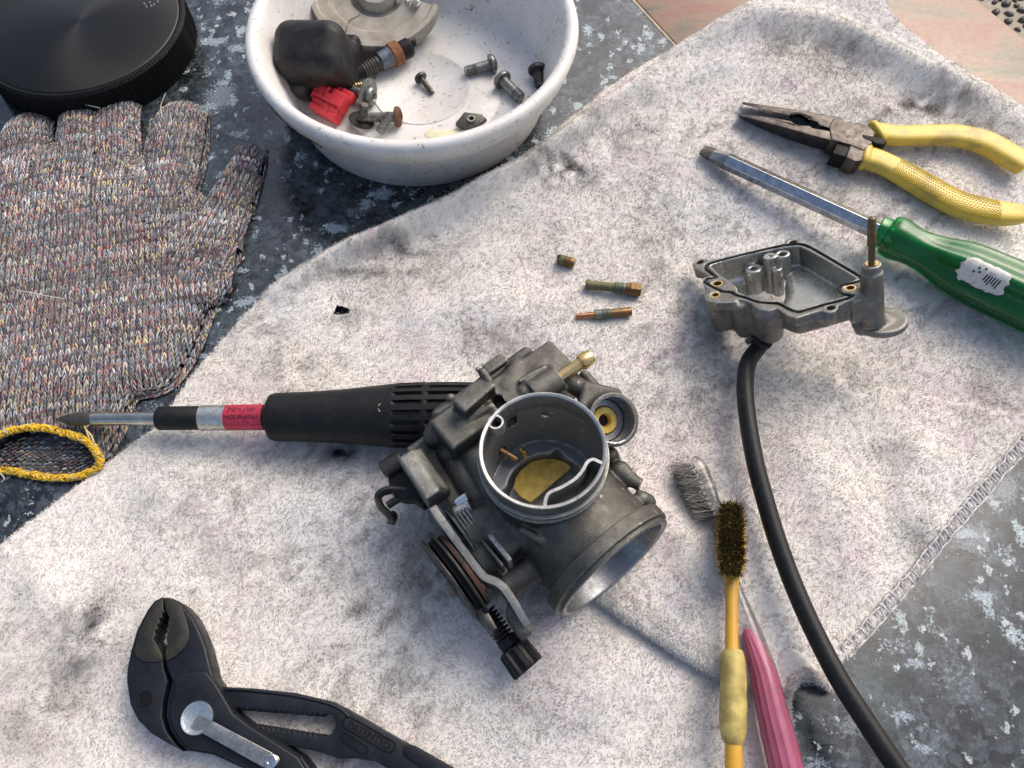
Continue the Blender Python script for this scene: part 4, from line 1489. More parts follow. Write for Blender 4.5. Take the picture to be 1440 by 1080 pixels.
# ------------------------------------------------------------------ metals of the carburetor
def cast_mat(name, c1, c2, grime, rough=0.48, metal=0.75, amount=0.5, grain=0.26, speck=0.5):
    n = NT(name)
    base = n.mix(n.ramp(n.noise(0.16, 6, 0.7), [(0.35, 0.0), (0.68, 1.0)]), c1, c2)
    g = n.math('MULTIPLY', n.ramp(n.noise(0.10, 7, 0.75), [(0.46, 0.0), (0.66, 1.0)]), amount)
    base = n.mix(g, base, grime)
    sp = n.ramp(n.noise(2.6, 3, 0.7), [(0.60, 0.0), (0.70, speck)])
    base = n.mix(sp, base, tuple(min(1, x * 2.0) for x in c2))
    ge = n.t.nodes.new('ShaderNodeNewGeometry')                # bare metal where raised edges are rubbed
    wear = n.math('MULTIPLY', n.ramp(ge.outputs['Pointiness'], [(0.515, 0.0), (0.58, 1.0)]), n.ramp(n.noise(0.6, 5, .7), [(.35, .25), (.6, 1.0)]))
    base = n.mix(wear, base, tuple(min(.6, x * 2.2) for x in c2))
    n.put('Base Color', base)
    n.put('Metallic', n.math('SUBTRACT', metal, n.math('MULTIPLY', g, 0.8)))
    n.put('Roughness', n.ramp(n.noise(0.5, 6, 0.7), [(0.3, rough - .14), (0.7, rough + .16)]))
    n.bump(n.noise(1.5, 6, 0.8), grain)
    return n.m


M['cast'] = cast_mat('weathered die cast aluminium', (0.075, 0.073, 0.065), (0.165, 0.161, 0.146), (0.052, 0.043, 0.026), .36, .9, .6)
M['castclean'] = cast_mat('grey die cast aluminium', (0.15, 0.15, 0.139), (0.26, 0.26, 0.243), (0.07, 0.06, 0.045), .36, .9, .4)
M['bore'] = cast_mat('dark coated bore', (0.20, 0.215, 0.23), (0.28, 0.295, 0.31), (0.13, 0.12, 0.085), .36, .5, .3, .06, .1)
M['throat'] = cast_mat('machined throat', (0.20, 0.205, 0.21), (0.32, 0.325, 0.325), (0.14, 0.13, 0.09), .30, .92, .35, .06, .2)
M['machined'] = solid('bright machined edge', (0.46, 0.46, 0.45), 0.32, 0.7, c2=(0.30, 0.29, 0.27), scale=0.25)
M['brass'] = solid('polished brass', (0.80, 0.58, 0.26), 0.22, .95, c2=(0.66, 0.45, 0.18), scale=0.3)
M['oldbrass'] = solid('stained brass plate', (0.95, 0.68, 0.16), 0.45, 0.15, c2=(0.60, 0.38, 0.07), scale=0.28, bump=0.06)
M['steelplate'] = solid('oily lever steel', (0.11, 0.11, 0.10), 0.4, 0.85, c2=(0.055, 0.052, 0.046), scale=0.3, bump=0.06)
M['rustplate'] = solid('rust brown lever', (0.17, 0.075, 0.05), 0.65, 0.4, c2=(0.06, 0.045, 0.04), scale=0.25, bump=0.08)
M['hole'] = solid('dark hole', (0.004, 0.004, 0.004), 0.8)

uu, vv_ = unit(A(.62, -.785, 0)), unit(A(.785, .62, 0))
TL = math.radians(5.5)                                        # the whole carburetor leans back a little
zz, uu = A(0, 0, 1) * math.cos(TL) - uu * math.sin(TL), uu * math.cos(TL) + A(0, 0, 1) * math.sin(TL)
Cc = P(763, 630, 60) - zz * 60                              # foot of the slide bore axis


def RP(px, py, h):
    """pixel on the plane h above the foot, square to the slide bore"""
    return onplane(px, py, Cc + zz * h, zz)


def oncyl(px, py, r=18.8):
    """where the ray through a pixel meets the far inside of the slide bore"""
    d = FW + RT * ((px - 720) / FPX) + UP * ((540 - py) / FPX)
    o = EYE - Cc
    d2, o2 = d - zz * (d @ zz), o - zz * (o @ zz)
    a_, b_, c_ = d2 @ d2, 2 * (o2 @ d2), o2 @ o2 - r * r
    t = (-b_ + math.sqrt(max(b_ * b_ - 4 * a_ * c_, 0))) / (2 * a_)
    return EYE + d * t


carb = thing('carburetor', 'grimy disassembled aluminium carburetor with open slide bore and brass throttle plate', 'carburetor', A(Cc[0], Cc[1], 2.5))
F = Field(A(-44, -108, 1.5), A(58, 4, 63), 0.45)
F.cyl(Cc + zz * 10, Cc + zz * 56.5, 19.9, rd=0.60)
F.cyl(Cc - uu * 32 + zz * 26, Cc + uu * 33 + zz * 26, 19.6, 20.3, rd=0.60, k=2.40)
F.cyl(Cc - uu * 2 + zz * 26, Cc + uu * 31 + zz * 26, 21, 21, rd=0.60, k=1.80)
F.cyl(Cc + uu * 30.2 + zz * 26.6, Cc + uu * 35.2 + zz * 26.6, 24.2, rd=0.54, k=0.72)
F.cyl(Cc + uu * 34 + zz * 26.6, Cc + uu * 36.8 + zz * 26.6, 23.0, rd=0.30, k=0.30)
# rear casting: vent box, bosses and lugs
F.box(P(699, 576, 33), (vv_, uu, zz), (21.5, 9, 12.0), 2.0, k=1.80)
F.box(P(742, 556, 36), (vv_, uu, zz), (17, 8, 11), 1.3, k=1.80)
F.box(P(660, 600, 38), (vv_, uu, zz), (11, 7, 8), 1.2, k=1.20)
a, b = P(676, 524, 53), P(635, 560, 53)
lx = unit(a - b); ly = unit(P(687, 538, 53) - a); ly = unit(ly - lx * (lx @ ly))
F.box((a + b) / 2 + ly * 3.2 - zz * 6.0, (lx, ly, zz), (np.linalg.norm(a - b) / 2 + .5, 3.3, 6.0), .9, k=0.90)
F.cap(P(679, 524, 53), P(687, 535, 52), 1.5, k=0.48)
F.cap(P(673, 520, 53), P(672, 519, 55), .9, k=0.48)
F.cap(P(728, 519, 42.5), P(714, 548, 43), 4.2, k=0.90)
F.cap(P(757, 524, 44), P(738, 552, 45), 3.4, k=0.72)
F.box(P(697, 517, 43), (vv_, uu, zz), (4.5, 2.2, 3.5), .7, k=0.48)
F.cyl(P(748, 556, 44), P(786, 531, 45), 5.8, 5.0, rd=0.48, k=1.20)
F.cap(P(731, 536, 48), P(766, 517, 47.5), .9, k=0.48)
F.cap(P(634, 560, 44), P(638, 572, 42), 1.7, k=0.60)
F.cap(P(630, 584, 38), P(613, 612, 35), 4.6, k=1.20)
F.cap(P(612, 618, 32), P(600, 632, 30), 2.6, k=0.60)
F.cap(P(645, 598, 45), P(690, 572, 46.5), 1.6, k=0.90)
# boss cup and its bridge
ca = unit(A(.30, -.34, .89))
cup = P(864, 590, 46)
F.cyl(cup - ca * 15, cup, 8.6, 9.3, rd=0.54, k=1.20)
F.box(P(838, 578, 40), (A(1, -.3, 0), A(.3, 1, 0), zz), (7, 8, 7), 2, k=1.80)
F.cap(P(806, 540, 42), P(832, 556, 42), 3.6, k=1.20)
F.cap(P(822, 528, 40), P(838, 546, 38), 2.0, k=0.90)
# small nipple and bosses on the spigot's upper side
F.cap(P(872, 664, 34), P(884, 672, 34), 4.0, 3.0, k=1.20)
F.cyl(P(880, 671, 34), P(901, 682, 34), 2.5, 2.2, rd=0.24, k=0.36)
F.cap(P(858, 640, 34), P(862, 650, 30), 3.0, k=1.20)
F.cap(P(902, 702, 32), P(910, 706, 30), 3.0, k=1.20)
# linkage side
F.box(P(668, 690, 20), (uu, vv_, zz), (24, 12, 13), 1.5, k=1.80)
F.cap(P(634, 634, 31), P(672, 700, 32), 5.2, k=0.90)
F.cap(P(657, 622, 35), P(692, 690, 35), 5.0, k=0.90)
F.cap(P(640, 630, 37), P(630, 640, 34), 3.4, k=0.60)
F.cyl(P(716, 714, 33), P(655, 752, 33), 6.8, 6.4, rd=0.48, k=0.90)
F.box(P(712, 745, 31), (uu, vv_, zz), (9, 8, 6), 2.5, k=1.80)
F.cyl(P(757, 792, 27), P(712, 825, 25), 5.0, 4.8, rd=0.48, k=1.20)
F.cyl(P(700, 765, 26), P(668, 790, 26), 8.5, rd=0.60, k=1.20)
F.cap(P(735, 745, 44), P(760, 760, 42), 1.4, k=1.50)
# machining: slide bore, throat, spigot mouth, cup, ports
F.cyl(Cc + zz * 26.5, Cc + zz * 64, 18.8, rd=.2, op='-', k=.3)
F.cyl(Cc + zz * 10 + uu * 1.5, Cc + zz * 30 + uu * 1.5, 14.4, rd=.2, op='-', k=.5)
F.cyl(Cc - uu * 9 + zz * 26.6, Cc + uu * 40 + zz * 26.6, 13.2, 13.2, op='-', k=.5)
F.cyl(Cc + uu * 14 + zz * 26.6, Cc + uu * 39.5 + zz * 26.6, 15.5, 21.6, rd=.2, op='-', k=.5)
F.cyl(cup - ca * 9.5, cup + ca * 3, 7.4, 7.6, rd=.2, op='-', k=.2)
F.cyl(cup - ca * 12, cup + ca * 3, 5.4, rd=.2, op='-', k=.2)
w1 = oncyl(720, 591)
od = w1 - Cc
od = unit(od - zz * (od @ zz))
tg = np.cross(zz, od)
for k_ in (-2.4, -1.2, 0, 1.2, 2.4):
    F.cap(w1 + zz * k_ * 1.2 - od * 2, w1 + zz * k_ * 1.2 + od * 9, 1.9, op='-', k=.3)
w2 = oncyl(769, 584)
od2 = w2 - Cc
od2 = unit(od2 - zz * (od2 @ zz))
F.cap(w2 - od2 * 1.5 + zz * .5, w2 + od2 * 6, 2.6, 1.0, op='-', k=.5)
F.cap(w2 - zz * .5, w2 + od2 * 9 - zz, 1.6, op='-', k=.2)
w3 = oncyl(706, 634)
od3 = w3 - Cc
od3 = unit(od3 - zz * (od3 @ zz))
F.cap(w3 - od3, w3 + od3 * 4, 1.7, op='-', k=.3)


def pick(c):
    q = c - Cc
    hz = q @ zz
    r = np.sqrt(np.maximum((q ** 2).sum(1) - hz ** 2, 0))
    t = q @ uu
    rad = np.sqrt((q @ vv_) ** 2 + (hz - 26.6) ** 2)
    m = np.zeros(len(c), int)
    m[(r < 18.98) & (hz > 9) & (t < 19.0)] = 1
    m[(t > 14.5) & (rad < 15.7 + (t - 14) * .2392) & (np.abs(t) < 39)] = 2
    m[(t > 36.3) & (rad < 22.4)] = 2
    k = c - cup
    kt = k @ ca
    kr = np.sqrt(np.maximum((k ** 2).sum(1) - kt ** 2, 0))
    m[(kr < 8.2) & (kt > -13)] = 2
    return m


skin_obj(F, 'cast_body', M['cast'], carb, [M['bore'], M['throat']], pick)

# machined rim of the slide bore with its two gasket grooves
mb = MB().lathe(Cc, zz, [(49, 19.5), (49.5, 20.9), (50.6, 20.9), (51, 20.2), (52.2, 20.2), (52.6, 21.0), (54, 21.0), (54.4, 20.1), (59.2, 20.0), (60, 19.75), (60, 18.95), (59.6, 18.75), (52, 18.7)], 120, closed=True)
build(mb, 'bore_rim', [M['castclean']], carb, angle=30)
mb = MB().lathe(Cc, zz, [(59.7, 20.03), (60.12, 19.85), (60.12, 19.0), (59.7, 18.68)], 120, closed=True)
build(mb, 'rim_face', M['machined'], carb, angle=60)
path = [RP(x, y, 60) for x, y in ((766, 712), (768, 700), (774, 692), (790, 685), (808, 674), (819, 662), (826, 650), (834, 646), (842, 649), (848, 652))]
sp_ = smooth_path(path, 5)
mb = MB().tube(sp_, 1.0, up=zz, sec=np.array([(-.5, -25), (.5, -25), (.5, 0), (-.5, 0)]))
build(mb, 'crescent_wall', M['castclean'], carb, bevel=.15)
mb = MB().tube(sp_ + zz * .05, 1.0, up=zz, sec=np.array([(-.54, -.25), (.54, -.25), (.5, .04), (-.5, .04)]))
build(mb, 'crescent_rim', M['machined'], carb)
xa, ya = unit(np.cross(zz, A(0, 1, 0))), None
ya = np.cross(zz, xa)
ang_ = lambda p: math.atan2((p - Cc) @ ya, (p - Cc) @ xa)
a0_, a1_ = ang_(path[-1]), ang_(path[0])
if abs(a1_ - a0_) > math.pi: a1_ += 2 * math.pi * (1 if a1_ < a0_ else -1)
arc = [Cc + (xa * math.cos(a) + ya * math.sin(a)) * 18.75 + zz * 36 for a in np.linspace(a0_, a1_, 14)]
build(MB().prism([p - zz * 24 for p in sp_] + arc, -zz * 2), 'crescent_floor', M['bore'], carb, smooth=False)
vt = RP(697, 593, 60) - zz * 60
build(MB().lathe(vt, zz, [(54.5, 2.7), (59.6, 2.7), (59.95, 2.5), (59.95, 1.95), (59.5, 1.8), (54.5, 1.8)], 28, closed=True), 'vent_tube', M['castclean'], carb)
build(MB().cyl(vt + zz * 54.6, vt + zz * 56, 1.85, 16), 'vent_hole', M['hole'], carb)
# brass throttle plate at the bottom, pins
bp = [RP(x, y, 23) for x, y in ((722, 686), (725, 672), (733, 660), (746, 650), (762, 645), (780, 645), (795, 650), (803, 657), (775, 681), (747, 706), (733, 699))]
build(MB().prism(bp, -zz * 1.4), 'throttle_plate', M['oldbrass'], carb, bevel=.2)
build(MB().cyl(Cc + uu * 1.5 + zz * 11, Cc + uu * 1.5 + zz * 16, 14.3, 40), 'throat_floor', M['bore'], carb)
pe = P(727, 646, w3[2] - 2.0)
build(MB().cyl(w3 + od3 * 1.5, w3 + (pe - w3) * 1.0, 1.15, 16, ch=.15), 'brass_pin', solid('copper brown pin', (.36, .20, .08), .35, .9, c2=(.5, .33, .15), scale=.6), carb)
w4 = oncyl(731, 629, 15)
pe = P(741, 642, w4[2] - 2.5)
build(MB().cyl(w4, w4 + (pe - w4) * .55, .8, 14).cyl(w4 + (pe - w4) * .5, pe, 1.35, 14, ch=.25), 'pilot_jet', M['brass'], carb)
# brass hose nipple
a, b = P(781, 535, 46), P(832, 500, 48)
L = np.linalg.norm(b - a)
build(MB().lathe(a, b - a, [(0, 2.2), (L * .62, 2.2), (L * .66, 2.25), (L * .72, 2.95), (L * .82, 3.0), (L * .96, 2.5), (L, 2.3), (L, 1.4), (L - 3, 1.3), (L - 3, .001)], 28), 'brass_nipple', M['brass'], carb, angle=25)
# inside the boss cup
mb = MB().lathe(cup - ca * 9.0, ca, [(0, 7.3), (.8, 7.2), (.8, 5.2), (0, 5.2)], 40, closed=True)
build(mb, 'seat_ring', M['machined'], carb)
mb = MB().lathe(cup - ca * 9.5, ca, [(-1.5, 4.9), (1.6, 4.9), (2.2, 4.4), (2.2, 2.5), (1.4, 2.1), (-1.5, 2.1)], 32, closed=True)
build(mb, 'brass_bushing', M['oldbrass'], carb)
build(MB().cyl(cup - ca * 11.5, cup - ca * 9.8, 2.2, 20), 'bushing_hole', M['hole'], carb)
# parting lines and step on the intake neck
mb = MB()
def neck(px, py):
    d = FW + RT * ((px - 720) / FPX) + UP * ((540 - py) / FPX)
    o = EYE - (Cc + zz * 26)
    dp, op_ = d - uu * (d @ uu), o - uu * (o @ uu)
    a_, b_, c_ = dp @ dp, 2 * dp @ op_, op_ @ op_ - 21.0 ** 2
    D_ = b_ * b_ - 4 * a_ * c_
    return EYE + d * ((-b_ - math.sqrt(max(D_, 0))) / (2 * a_))
build(MB().tube([neck(*q) for q in ((816, 708), (826, 720), (838, 732), (848, 743))], .22, 5), 'casting_seam', M['cast'], carb)
build(MB().tube([neck(*q) for q in ((702, 757), (712, 748), (724, 738))], .22, 5), 'casting_seam', M['castclean'], carb)

M['darkplate'] = solid('dark oily plate', (0.035, 0.034, 0.031), 0.36, 0.7, c2=(0.075, 0.07, 0.062), scale=0.3, bump=0.06)
# --- linkage
c = P(598, 671, 36)
bx = unit(P(617, 700, 40) - P(577, 641, 40)); by = unit(np.cross(zz, bx))
F = Field(c - 15, c + 15, .5)
F.box(c, (bx, by, zz), (9.2, 4.6, 6.5), 1.0, k=.2)
F.cyl(c - bx * 13 + by * 6.5 + zz * 8.5, c + bx * 13 + by * 6.5 + zz * 8.5, 5.5, op='-', k=2.0)
skin_obj(F, 'cast_block', M['castclean'], carb)
build(MB().cyl(P(538, 663, 30), P(566, 645, 31), 3.4, 20, ch=.8), 'lever_pin', M['darkplate'], carb, angle=40)
out = [P(x, y, 30) for x, y in ((543, 655), (562, 646), (578, 655), (604, 706), (594, 712), (582, 703), (564, 702), (548, 690))]
build(MB().prism(out, -zz * 5), 'choke_lever', M['blackplast'], carb, bevel=.6)
cl = [P(x, y, z) for x, y, z in ((572, 690, 28), (552, 689, 28), (538, 692, 28), (532, 700, 27), (536, 713, 26), (545, 722, 24), (552, 731, 22), (554, 724, 21))]
build(MB().tube(smooth_path(cl, 5), 1.3, 10, up=zz, squash=1.9), 'claw', M['darkplate'], carb)
cl = [P(x, y, z) for x, y, z in ((575, 698, 27), (560, 702, 26.5), (545, 711, 26))]
build(MB().tube(smooth_path(cl, 5), 1.3, 10, up=zz, squash=1.4), 'prong', M['darkplate'], carb)
bk = [P(x, y, z) for x, y, z in ((608, 712, 38), (622, 733, 38), (640, 758, 37), (660, 785, 36), (677, 807, 35), (686, 813, 34.5), (698, 818, 34), (709, 827, 33.5), (722, 846, 32), (734, 866, 30), (742, 880, 28))]
build(MB().tube(smooth_path(bk, 4), 1.0, up=zz, sec=np.array([(-1.35, -9), (1.35, -9), (1.35, 0), (-1.35, 0)])), 'bracket', M['castclean'], carb, bevel=.35)
ed = [P(x, y, 27) for x, y in ((714, 838), (730, 852), (743, 872), (748, 885), (746, 890), (734, 901), (726, 891), (711, 868))]
build(MB().prism(ed, -zz * 5), 'bracket_foot', M['steelplate'], carb, bevel=.6)
# throttle drum: discs standing on edge
S0 = P(634, 815, 24)
wv = -vv_
for off, r_o, th_, nm, mt in ((0, 16.5, .9, 'cable_drum', M['darkplate']), (-3.6, 17.0, .9, 'cable_drum', M['darkplate']), (-6.2, 14.0, 1.6, 'drum_lever', M['rustplate'])):
    build(MB().lathe(S0 + wv * off, wv, [(0, r_o), (th_, r_o), (th_, 4), (0, 4)], 64, closed=True), nm, mt, carb, bevel=.15)
build(MB().cyl(S0 + wv * -1.0, S0 + wv * -4, 14.4, 48), 'drum_groove', M['hole'], carb)
build(MB().cyl(S0 + wv * 2.5, S0 - wv * 16, 3.6, 20, ch=.4), 'throttle_shaft', M['zinc'], carb)
build(MB().lathe(S0 + wv * 1.3, wv, [(0, 5.2), (2.0, 5.2), (2.3, 4.8), (2.3, .001)], 6), 'shaft_nut', M['zinc'], carb)
rb = [P(x, y, 33) for x, y in ((638, 772), (646, 768), (672, 808), (684, 826), (676, 832), (660, 815))]
build(MB().prism(rb, -zz * 7), 'stop_arm', M['rustplate'], carb, bevel=.4)
rb = [P(x, y, 27) for x, y in ((655, 838), (668, 832), (690, 866), (700, 884), (690, 888), (672, 870))]
build(MB().prism(rb, -zz * 9), 'stop_tab', M['steelplate'], carb, bevel=.5)
# return spring round the shaft, between bracket and body
ax0 = P(648, 752, 30)
pts = []
for i in range(110):
    a = i / 22 * 2 * math.pi
    pts.append(ax0 + (-wv) * (i * .058) + (uu * math.cos(a) + zz * math.sin(a)) * 9.2)
build(MB().tube(pts, .55, 7), 'return_spring', M['zinc'], carb)
build(MB().cyl(P(640, 709, 37), P(658, 697, 38), 1.6, 16, ch=.5), 'pivot_pin', solid('bright steel', (.75, .75, .74), .15, 1.0), carb)
build(MB().cyl(P(641, 724, 35), P(662, 710, 36), 3.0, 20, ch=.4), 'pin_boss', M['castclean'], carb)
pc = P(692, 762, 31)
build(MB().box(pc, (uu, vv_, zz), (10.5, .9, 6.5)), 'shaft_plate', M['castclean'], carb, bevel=.5)
build(MB().box(pc - vv_ * 3.0 + uu * .8, (uu, vv_, zz), (9.5, .7, 6)), 'shaft_plate', M['steelplate'], carb, bevel=.4)
build(MB().cyl(P(664, 738, 36), P(671, 733, 36), 2.4, 16, ch=.5), 'cap_screw', M['steelplate'], carb)
build(MB().cyl(P(701, 803, 29), P(711, 797, 29), 2.3, 16, ch=.5), 'cap_screw', M['castclean'], carb)
# idle screw: spring, collar, ribbed knob
a, b = P(684, 862, 15), P(737, 932, 14)
ax = unit(b - a)
L = np.linalg.norm(b - a)
kx, ky, _ = frame(ax)
build(MB().cyl(a, a + ax * L * .7, 2.2, 16), 'idle_screw', M['blackplast'], carb)
pts = []
for i in range(140):
    an = i / 20 * 2 * math.pi
    pts.append(a + ax * (i * L * .52 / 140) + (kx * math.cos(an) + ky * math.sin(an)) * 3.1)
build(MB().tube(pts, .55, 6), 'idle_spring', M['blackplast'], carb)
build(MB().lathe(a + ax * L * .50, ax, [(0, 3.2), (.4, 3.7), (3.4, 3.7), (3.8, 3.3)], 24), 'idle_collar', M['blackplast'], carb)
build(MB().lathe(a + ax * L * .68, ax, [(0, 4.4), (.7, 5.2), (8.2, 5.6), (9.0, 5.2), (9.0, 3.6), (7.6, 3.3), (7.6, .001)], 96,
                 mod=lambda th, tt: 1 + .07 * np.tanh(4 * np.cos(th * 8)) * (1 if .5 < tt < 9.5 else 0)), 'idle_knob', M['blackplast'], carb, angle=28)

# ------------------------------------------------------------------ float bowl
nD = -.58
nX = .49 * nD
nU = math.sqrt(1 - nD ** 2 - nX ** 2)
bn = unit(RT * nX + UP * nU + FW * nD)
b0 = P(1105, 395, 33)
be1 = unit(RT - bn * (RT @ bn)); be2 = np.cross(bn, be1)
BR = np.stack([be1, be2, bn], 1)


def LB(px, py, z=0.0):
    """local flange coordinates of the pixel on the plane z above the flange"""
    return BR.T @ (onplane(px, py, b0 + bn * z, bn) - b0)


def WB(px, py, z=0.0):
    return onplane(px, py, b0 + bn * z, bn)


CR = lambda L: np.array([LB(940 + x / 4, 300 + y / 4)[:2] for x, y in L])
OUTER = CR([(145, 268), (160, 252), (205, 252), (228, 262), (400, 222), (540, 192), (652, 166), (662, 147), (690, 139), (735, 146), (765, 166), (930, 255), (1095, 348), (1108, 380), (1108, 432),
            (1056, 470), (1000, 498), (945, 520), (930, 548), (900, 552), (872, 542), (800, 562), (720, 588), (670, 574), (610, 532), (560, 545), (512, 538), (440, 490), (385, 478), (383, 494), (330, 502), (262, 502), (212, 462), (206, 438), (226, 416), (198, 392), (190, 362), (228, 350), (148, 305)])
INNER = CR([(236, 292), (300, 268), (410, 242), (530, 214), (650, 186), (735, 180), (790, 205), (930, 286), (1058, 362), (1040, 376), (962, 398), (950, 424), (972, 452), (985, 466), (860, 502), (732, 537), (690, 526), (625, 492), (585, 494), (508, 482), (440, 462), (392, 442), (384, 412), (350, 384), (292, 345)])
bowl = thing('float_bowl', 'grey cast float bowl with gasket groove and upright pin', 'float bowl', A(b0[0], b0[1], 3))
WN = lambda px, py, z: WB(px, py, 0) + bn * z
F = Field(A(-46, -36, -30), A(52, 36, 16), .45, b0, BR)
F.poly(OUTER, -4.0, 0, .4, k=.3)
F.poly(INNER, -11, -2, 2.5, k=1.5, grow=2.4)
LEFT = np.array([LB(*q)[:2] for q in ((992, 376), (1040, 363), (1098, 354), (1106, 385), (1090, 420), (1064, 424), (1012, 410))])
F.poly(LEFT, -19, -2, 4.5, k=2.5, grow=1.6)
F.cyl(WN(1008, 409, -1), WN(1010, 409, -18), 5.0, 4.4, rd=1.5, k=1.5)
F.cyl(WN(1078, 428, -1), WN(1080, 424, -17), 5.5, 4.6, rd=2, k=2.5)
F.cyl(WN(1040, 420, -1), WN(1042, 416, -18.5), 4.0, 3.4, rd=1.5, k=2)
F.cyl(WN(1160, 432, -2), WN(1160, 430, -8), 3.6, 2.6, rd=1, k=3)
for q, r_ in (((985, 370), 3.4), ((1114, 341), 3.4), ((1166, 432), 3.0), ((1007, 398), 4.6), ((1006, 415), 4.4), ((1196, 404), 5.0)):
    F.cyl(WN(*q, -6.0), WN(*q, 0), r_ * .85, r_, rd=.4, k=1.0)
F.box(b0 + bn * 8.0, (be1, be2, bn), (60, 50, 8.0), .1, op='-', k=.2)
# pillar with pin, foot disc
pt = WB(1226, 371, 11.5)
F.cyl(pt - bn * 26, pt - bn * 3.2, 4.4, 3.7, rd=.3, k=1.2)
F.cyl(pt - bn * 6, pt, 3.1, rd=.35, k=.4)
F.box(pt - bn * 17 - be1 * 4, (be1, be2, bn), (4, 3.2, 5), 1.0, k=1.5)
ft = WB(1241, 449, -15)
F.cyl(ft - bn * 3.0, ft, 8.6, rd=.9, k=.8)
fl_ = WB(1212, 457, -15)
F.cap(fl_ - bn * 1.5, ft - bn * 1.5, 2.3, 4, k=1.5)
F.cyl(fl_ - bn * 3.2, fl_ + bn * .3, 2.7, rd=.5, k=1)
F.box(WB(1215, 440, -14) , (be1, be2, bn), (6, 6, 1.6), .8, k=2)
# cavity
F.poly(INNER, -9.7, 2, .3, op='-', k=.6)
CAV = np.array([LB(*q)[:2] for q in ((1004, 374), (1040, 366), (1096, 356), (1100, 382), (1086, 414), (1062, 417), (1036, 402))])
F.poly(CAV, -17, -4, 2.5, op='-', k=5)
GR = CR([(212, 290), (238, 276), (400, 234), (530, 203), (655, 176), (745, 170), (802, 190), (940, 270), (1078, 352), (1086, 372), (1050, 385), (966, 404), (955, 424), (978, 450), (1036, 462), (1000, 478), (860, 515), (735, 551), (688, 540), (622, 505), (588, 503), (508, 496), (436, 472), (380, 455), (352, 440), (300, 436), (215, 392), (204, 378), (216, 366), (268, 356), (214, 312)])
for i in range(len(GR)):
    a, b = GR[i], GR[(i + 1) % len(GR)]
    F.cap(b0 + BR @ A(a[0], a[1], .1), b0 + BR @ A(b[0], b[1], .1), .8, op='-', k=.1)
for q, r_ in (((984, 368), 1.5), ((1115, 340), 1.5), ((1168, 432), 1.4), ((1009, 398), 2.2), ((1006, 414), 1.9), ((1196, 404), 2.0)):
    F.cyl(WN(*q, -8), WN(*q, 1), r_, rd=.1, op='-', k=.2)
F.cyl(fl_ - bn * 4, fl_ + bn * 2, .9, rd=.1, op='-', k=.2)
# jet posts standing inside the cavity
F.cyl(WN(1082, 358, -18), WN(1082, 358, -.6), 2.7, rd=.3, k=.6)
F.cyl(WN(1100, 354, -12), WN(1100, 354, -.8), 3.0, rd=.3, k=.5)
F.cyl(WN(1091, 362, -18), WN(1091, 362, -5), 2.2, rd=.3, k=.5)
F.cyl(WN(1058, 364, -16), WN(1058, 364, -4.5), 3.6, rd=.6, k=1.5)
F.cyl(WN(1100, 354, -7), WN(1100, 354, 1), 1.7, rd=.2, op='-', k=.2)
F.cyl(WN(1058, 364, -8), WN(1058, 364, 1), 1.5, rd=.2, op='-', k=.2)
F.cyl(WN(1082, 358, -1.5), WN(1082, 358, 1), .9, rd=.2, op='-', k=.2)
M['bowlcast'] = cast_mat('float bowl casting', (0.155, 0.152, 0.14), (0.27, 0.265, 0.245), (0.075, 0.065, 0.045), .36, .9, .4)
M['bowlin'] = cast_mat('clean bowl inside', (0.36, 0.36, 0.34), (0.48, 0.48, 0.46), (0.28, 0.26, 0.19), .30, .9, .5, .05, .1)


def pickb(c):
    l = (c - b0) @ BR
    d = polydist(l[:, 0], l[:, 1], INNER)
    return np.where((d > -.45) & (l[:, 2] > -17.6) & (l[:, 2] < -.05), 1, 0)


skin_obj(F, 'bowl_casting', M['bowlcast'], bowl, [M['bowlin']], pickb)
gk = smooth_path(np.vstack([GR, GR[:1]]), 3)
build(MB().tube([b0 + BR @ A(a, b, -.15) for a, b in gk[:-1]], .48, 6, closed=True), 'gasket', M['blackrub'], bowl)
for q, r_ in (((1009, 398), 2.2), ((1006, 414), 1.9), ((1196, 404), 2.0)):
    build(MB().lathe(WN(*q, -3.5), bn, [(0, r_ + .05), (3.3, r_ + .05), (3.3, r_ - .6), (0, r_ - .6)], 20, closed=True), 'brass_insert', M['brass'], bowl)
build(MB().lathe(pt - bn * 1, bn, [(0, 1.2), (8, 1.2), (8.6, 1.5), (18.4, 1.5), (19.2, 1.1), (19.5, .5)], 18), 'accelerator_pin', solid('brown tinned pin', (.10, .085, .065), .45, .7, c2=(.2, .15, .07), scale=.3), bowl)
build(MB().lathe(pt - bn * .2, bn, [(0, 2.2), (.5, 2.2), (.5, 1.3), (0, 1.3)], 18, closed=True), 'pin_collar', M['brass'], bowl)
dn0 = WB(1066, 462, -17.5)
HOSE0 = WB(1072, 481, -19)
build(MB().cyl(dn0, HOSE0 + unit(HOSE0 - dn0) * 2, 3.8, 20, ch=.6), 'drain_outlet', M['blackplast'], bowl)
build(MB().cyl(WB(1050, 481, -18), WB(1058, 477, -18), 1.2, 12), 'drain_screw', M['zinc'], bowl)
print('hose0', HOSE0, 'pt', pt, 'ft', ft, 'mouth', proj(Cc + uu * 38 + zz * 26.6), 'throat', proj(Cc + zz * 28), 'base z', (Cc+zz*4)[2], (Cc + uu*36+zz*3)[2])


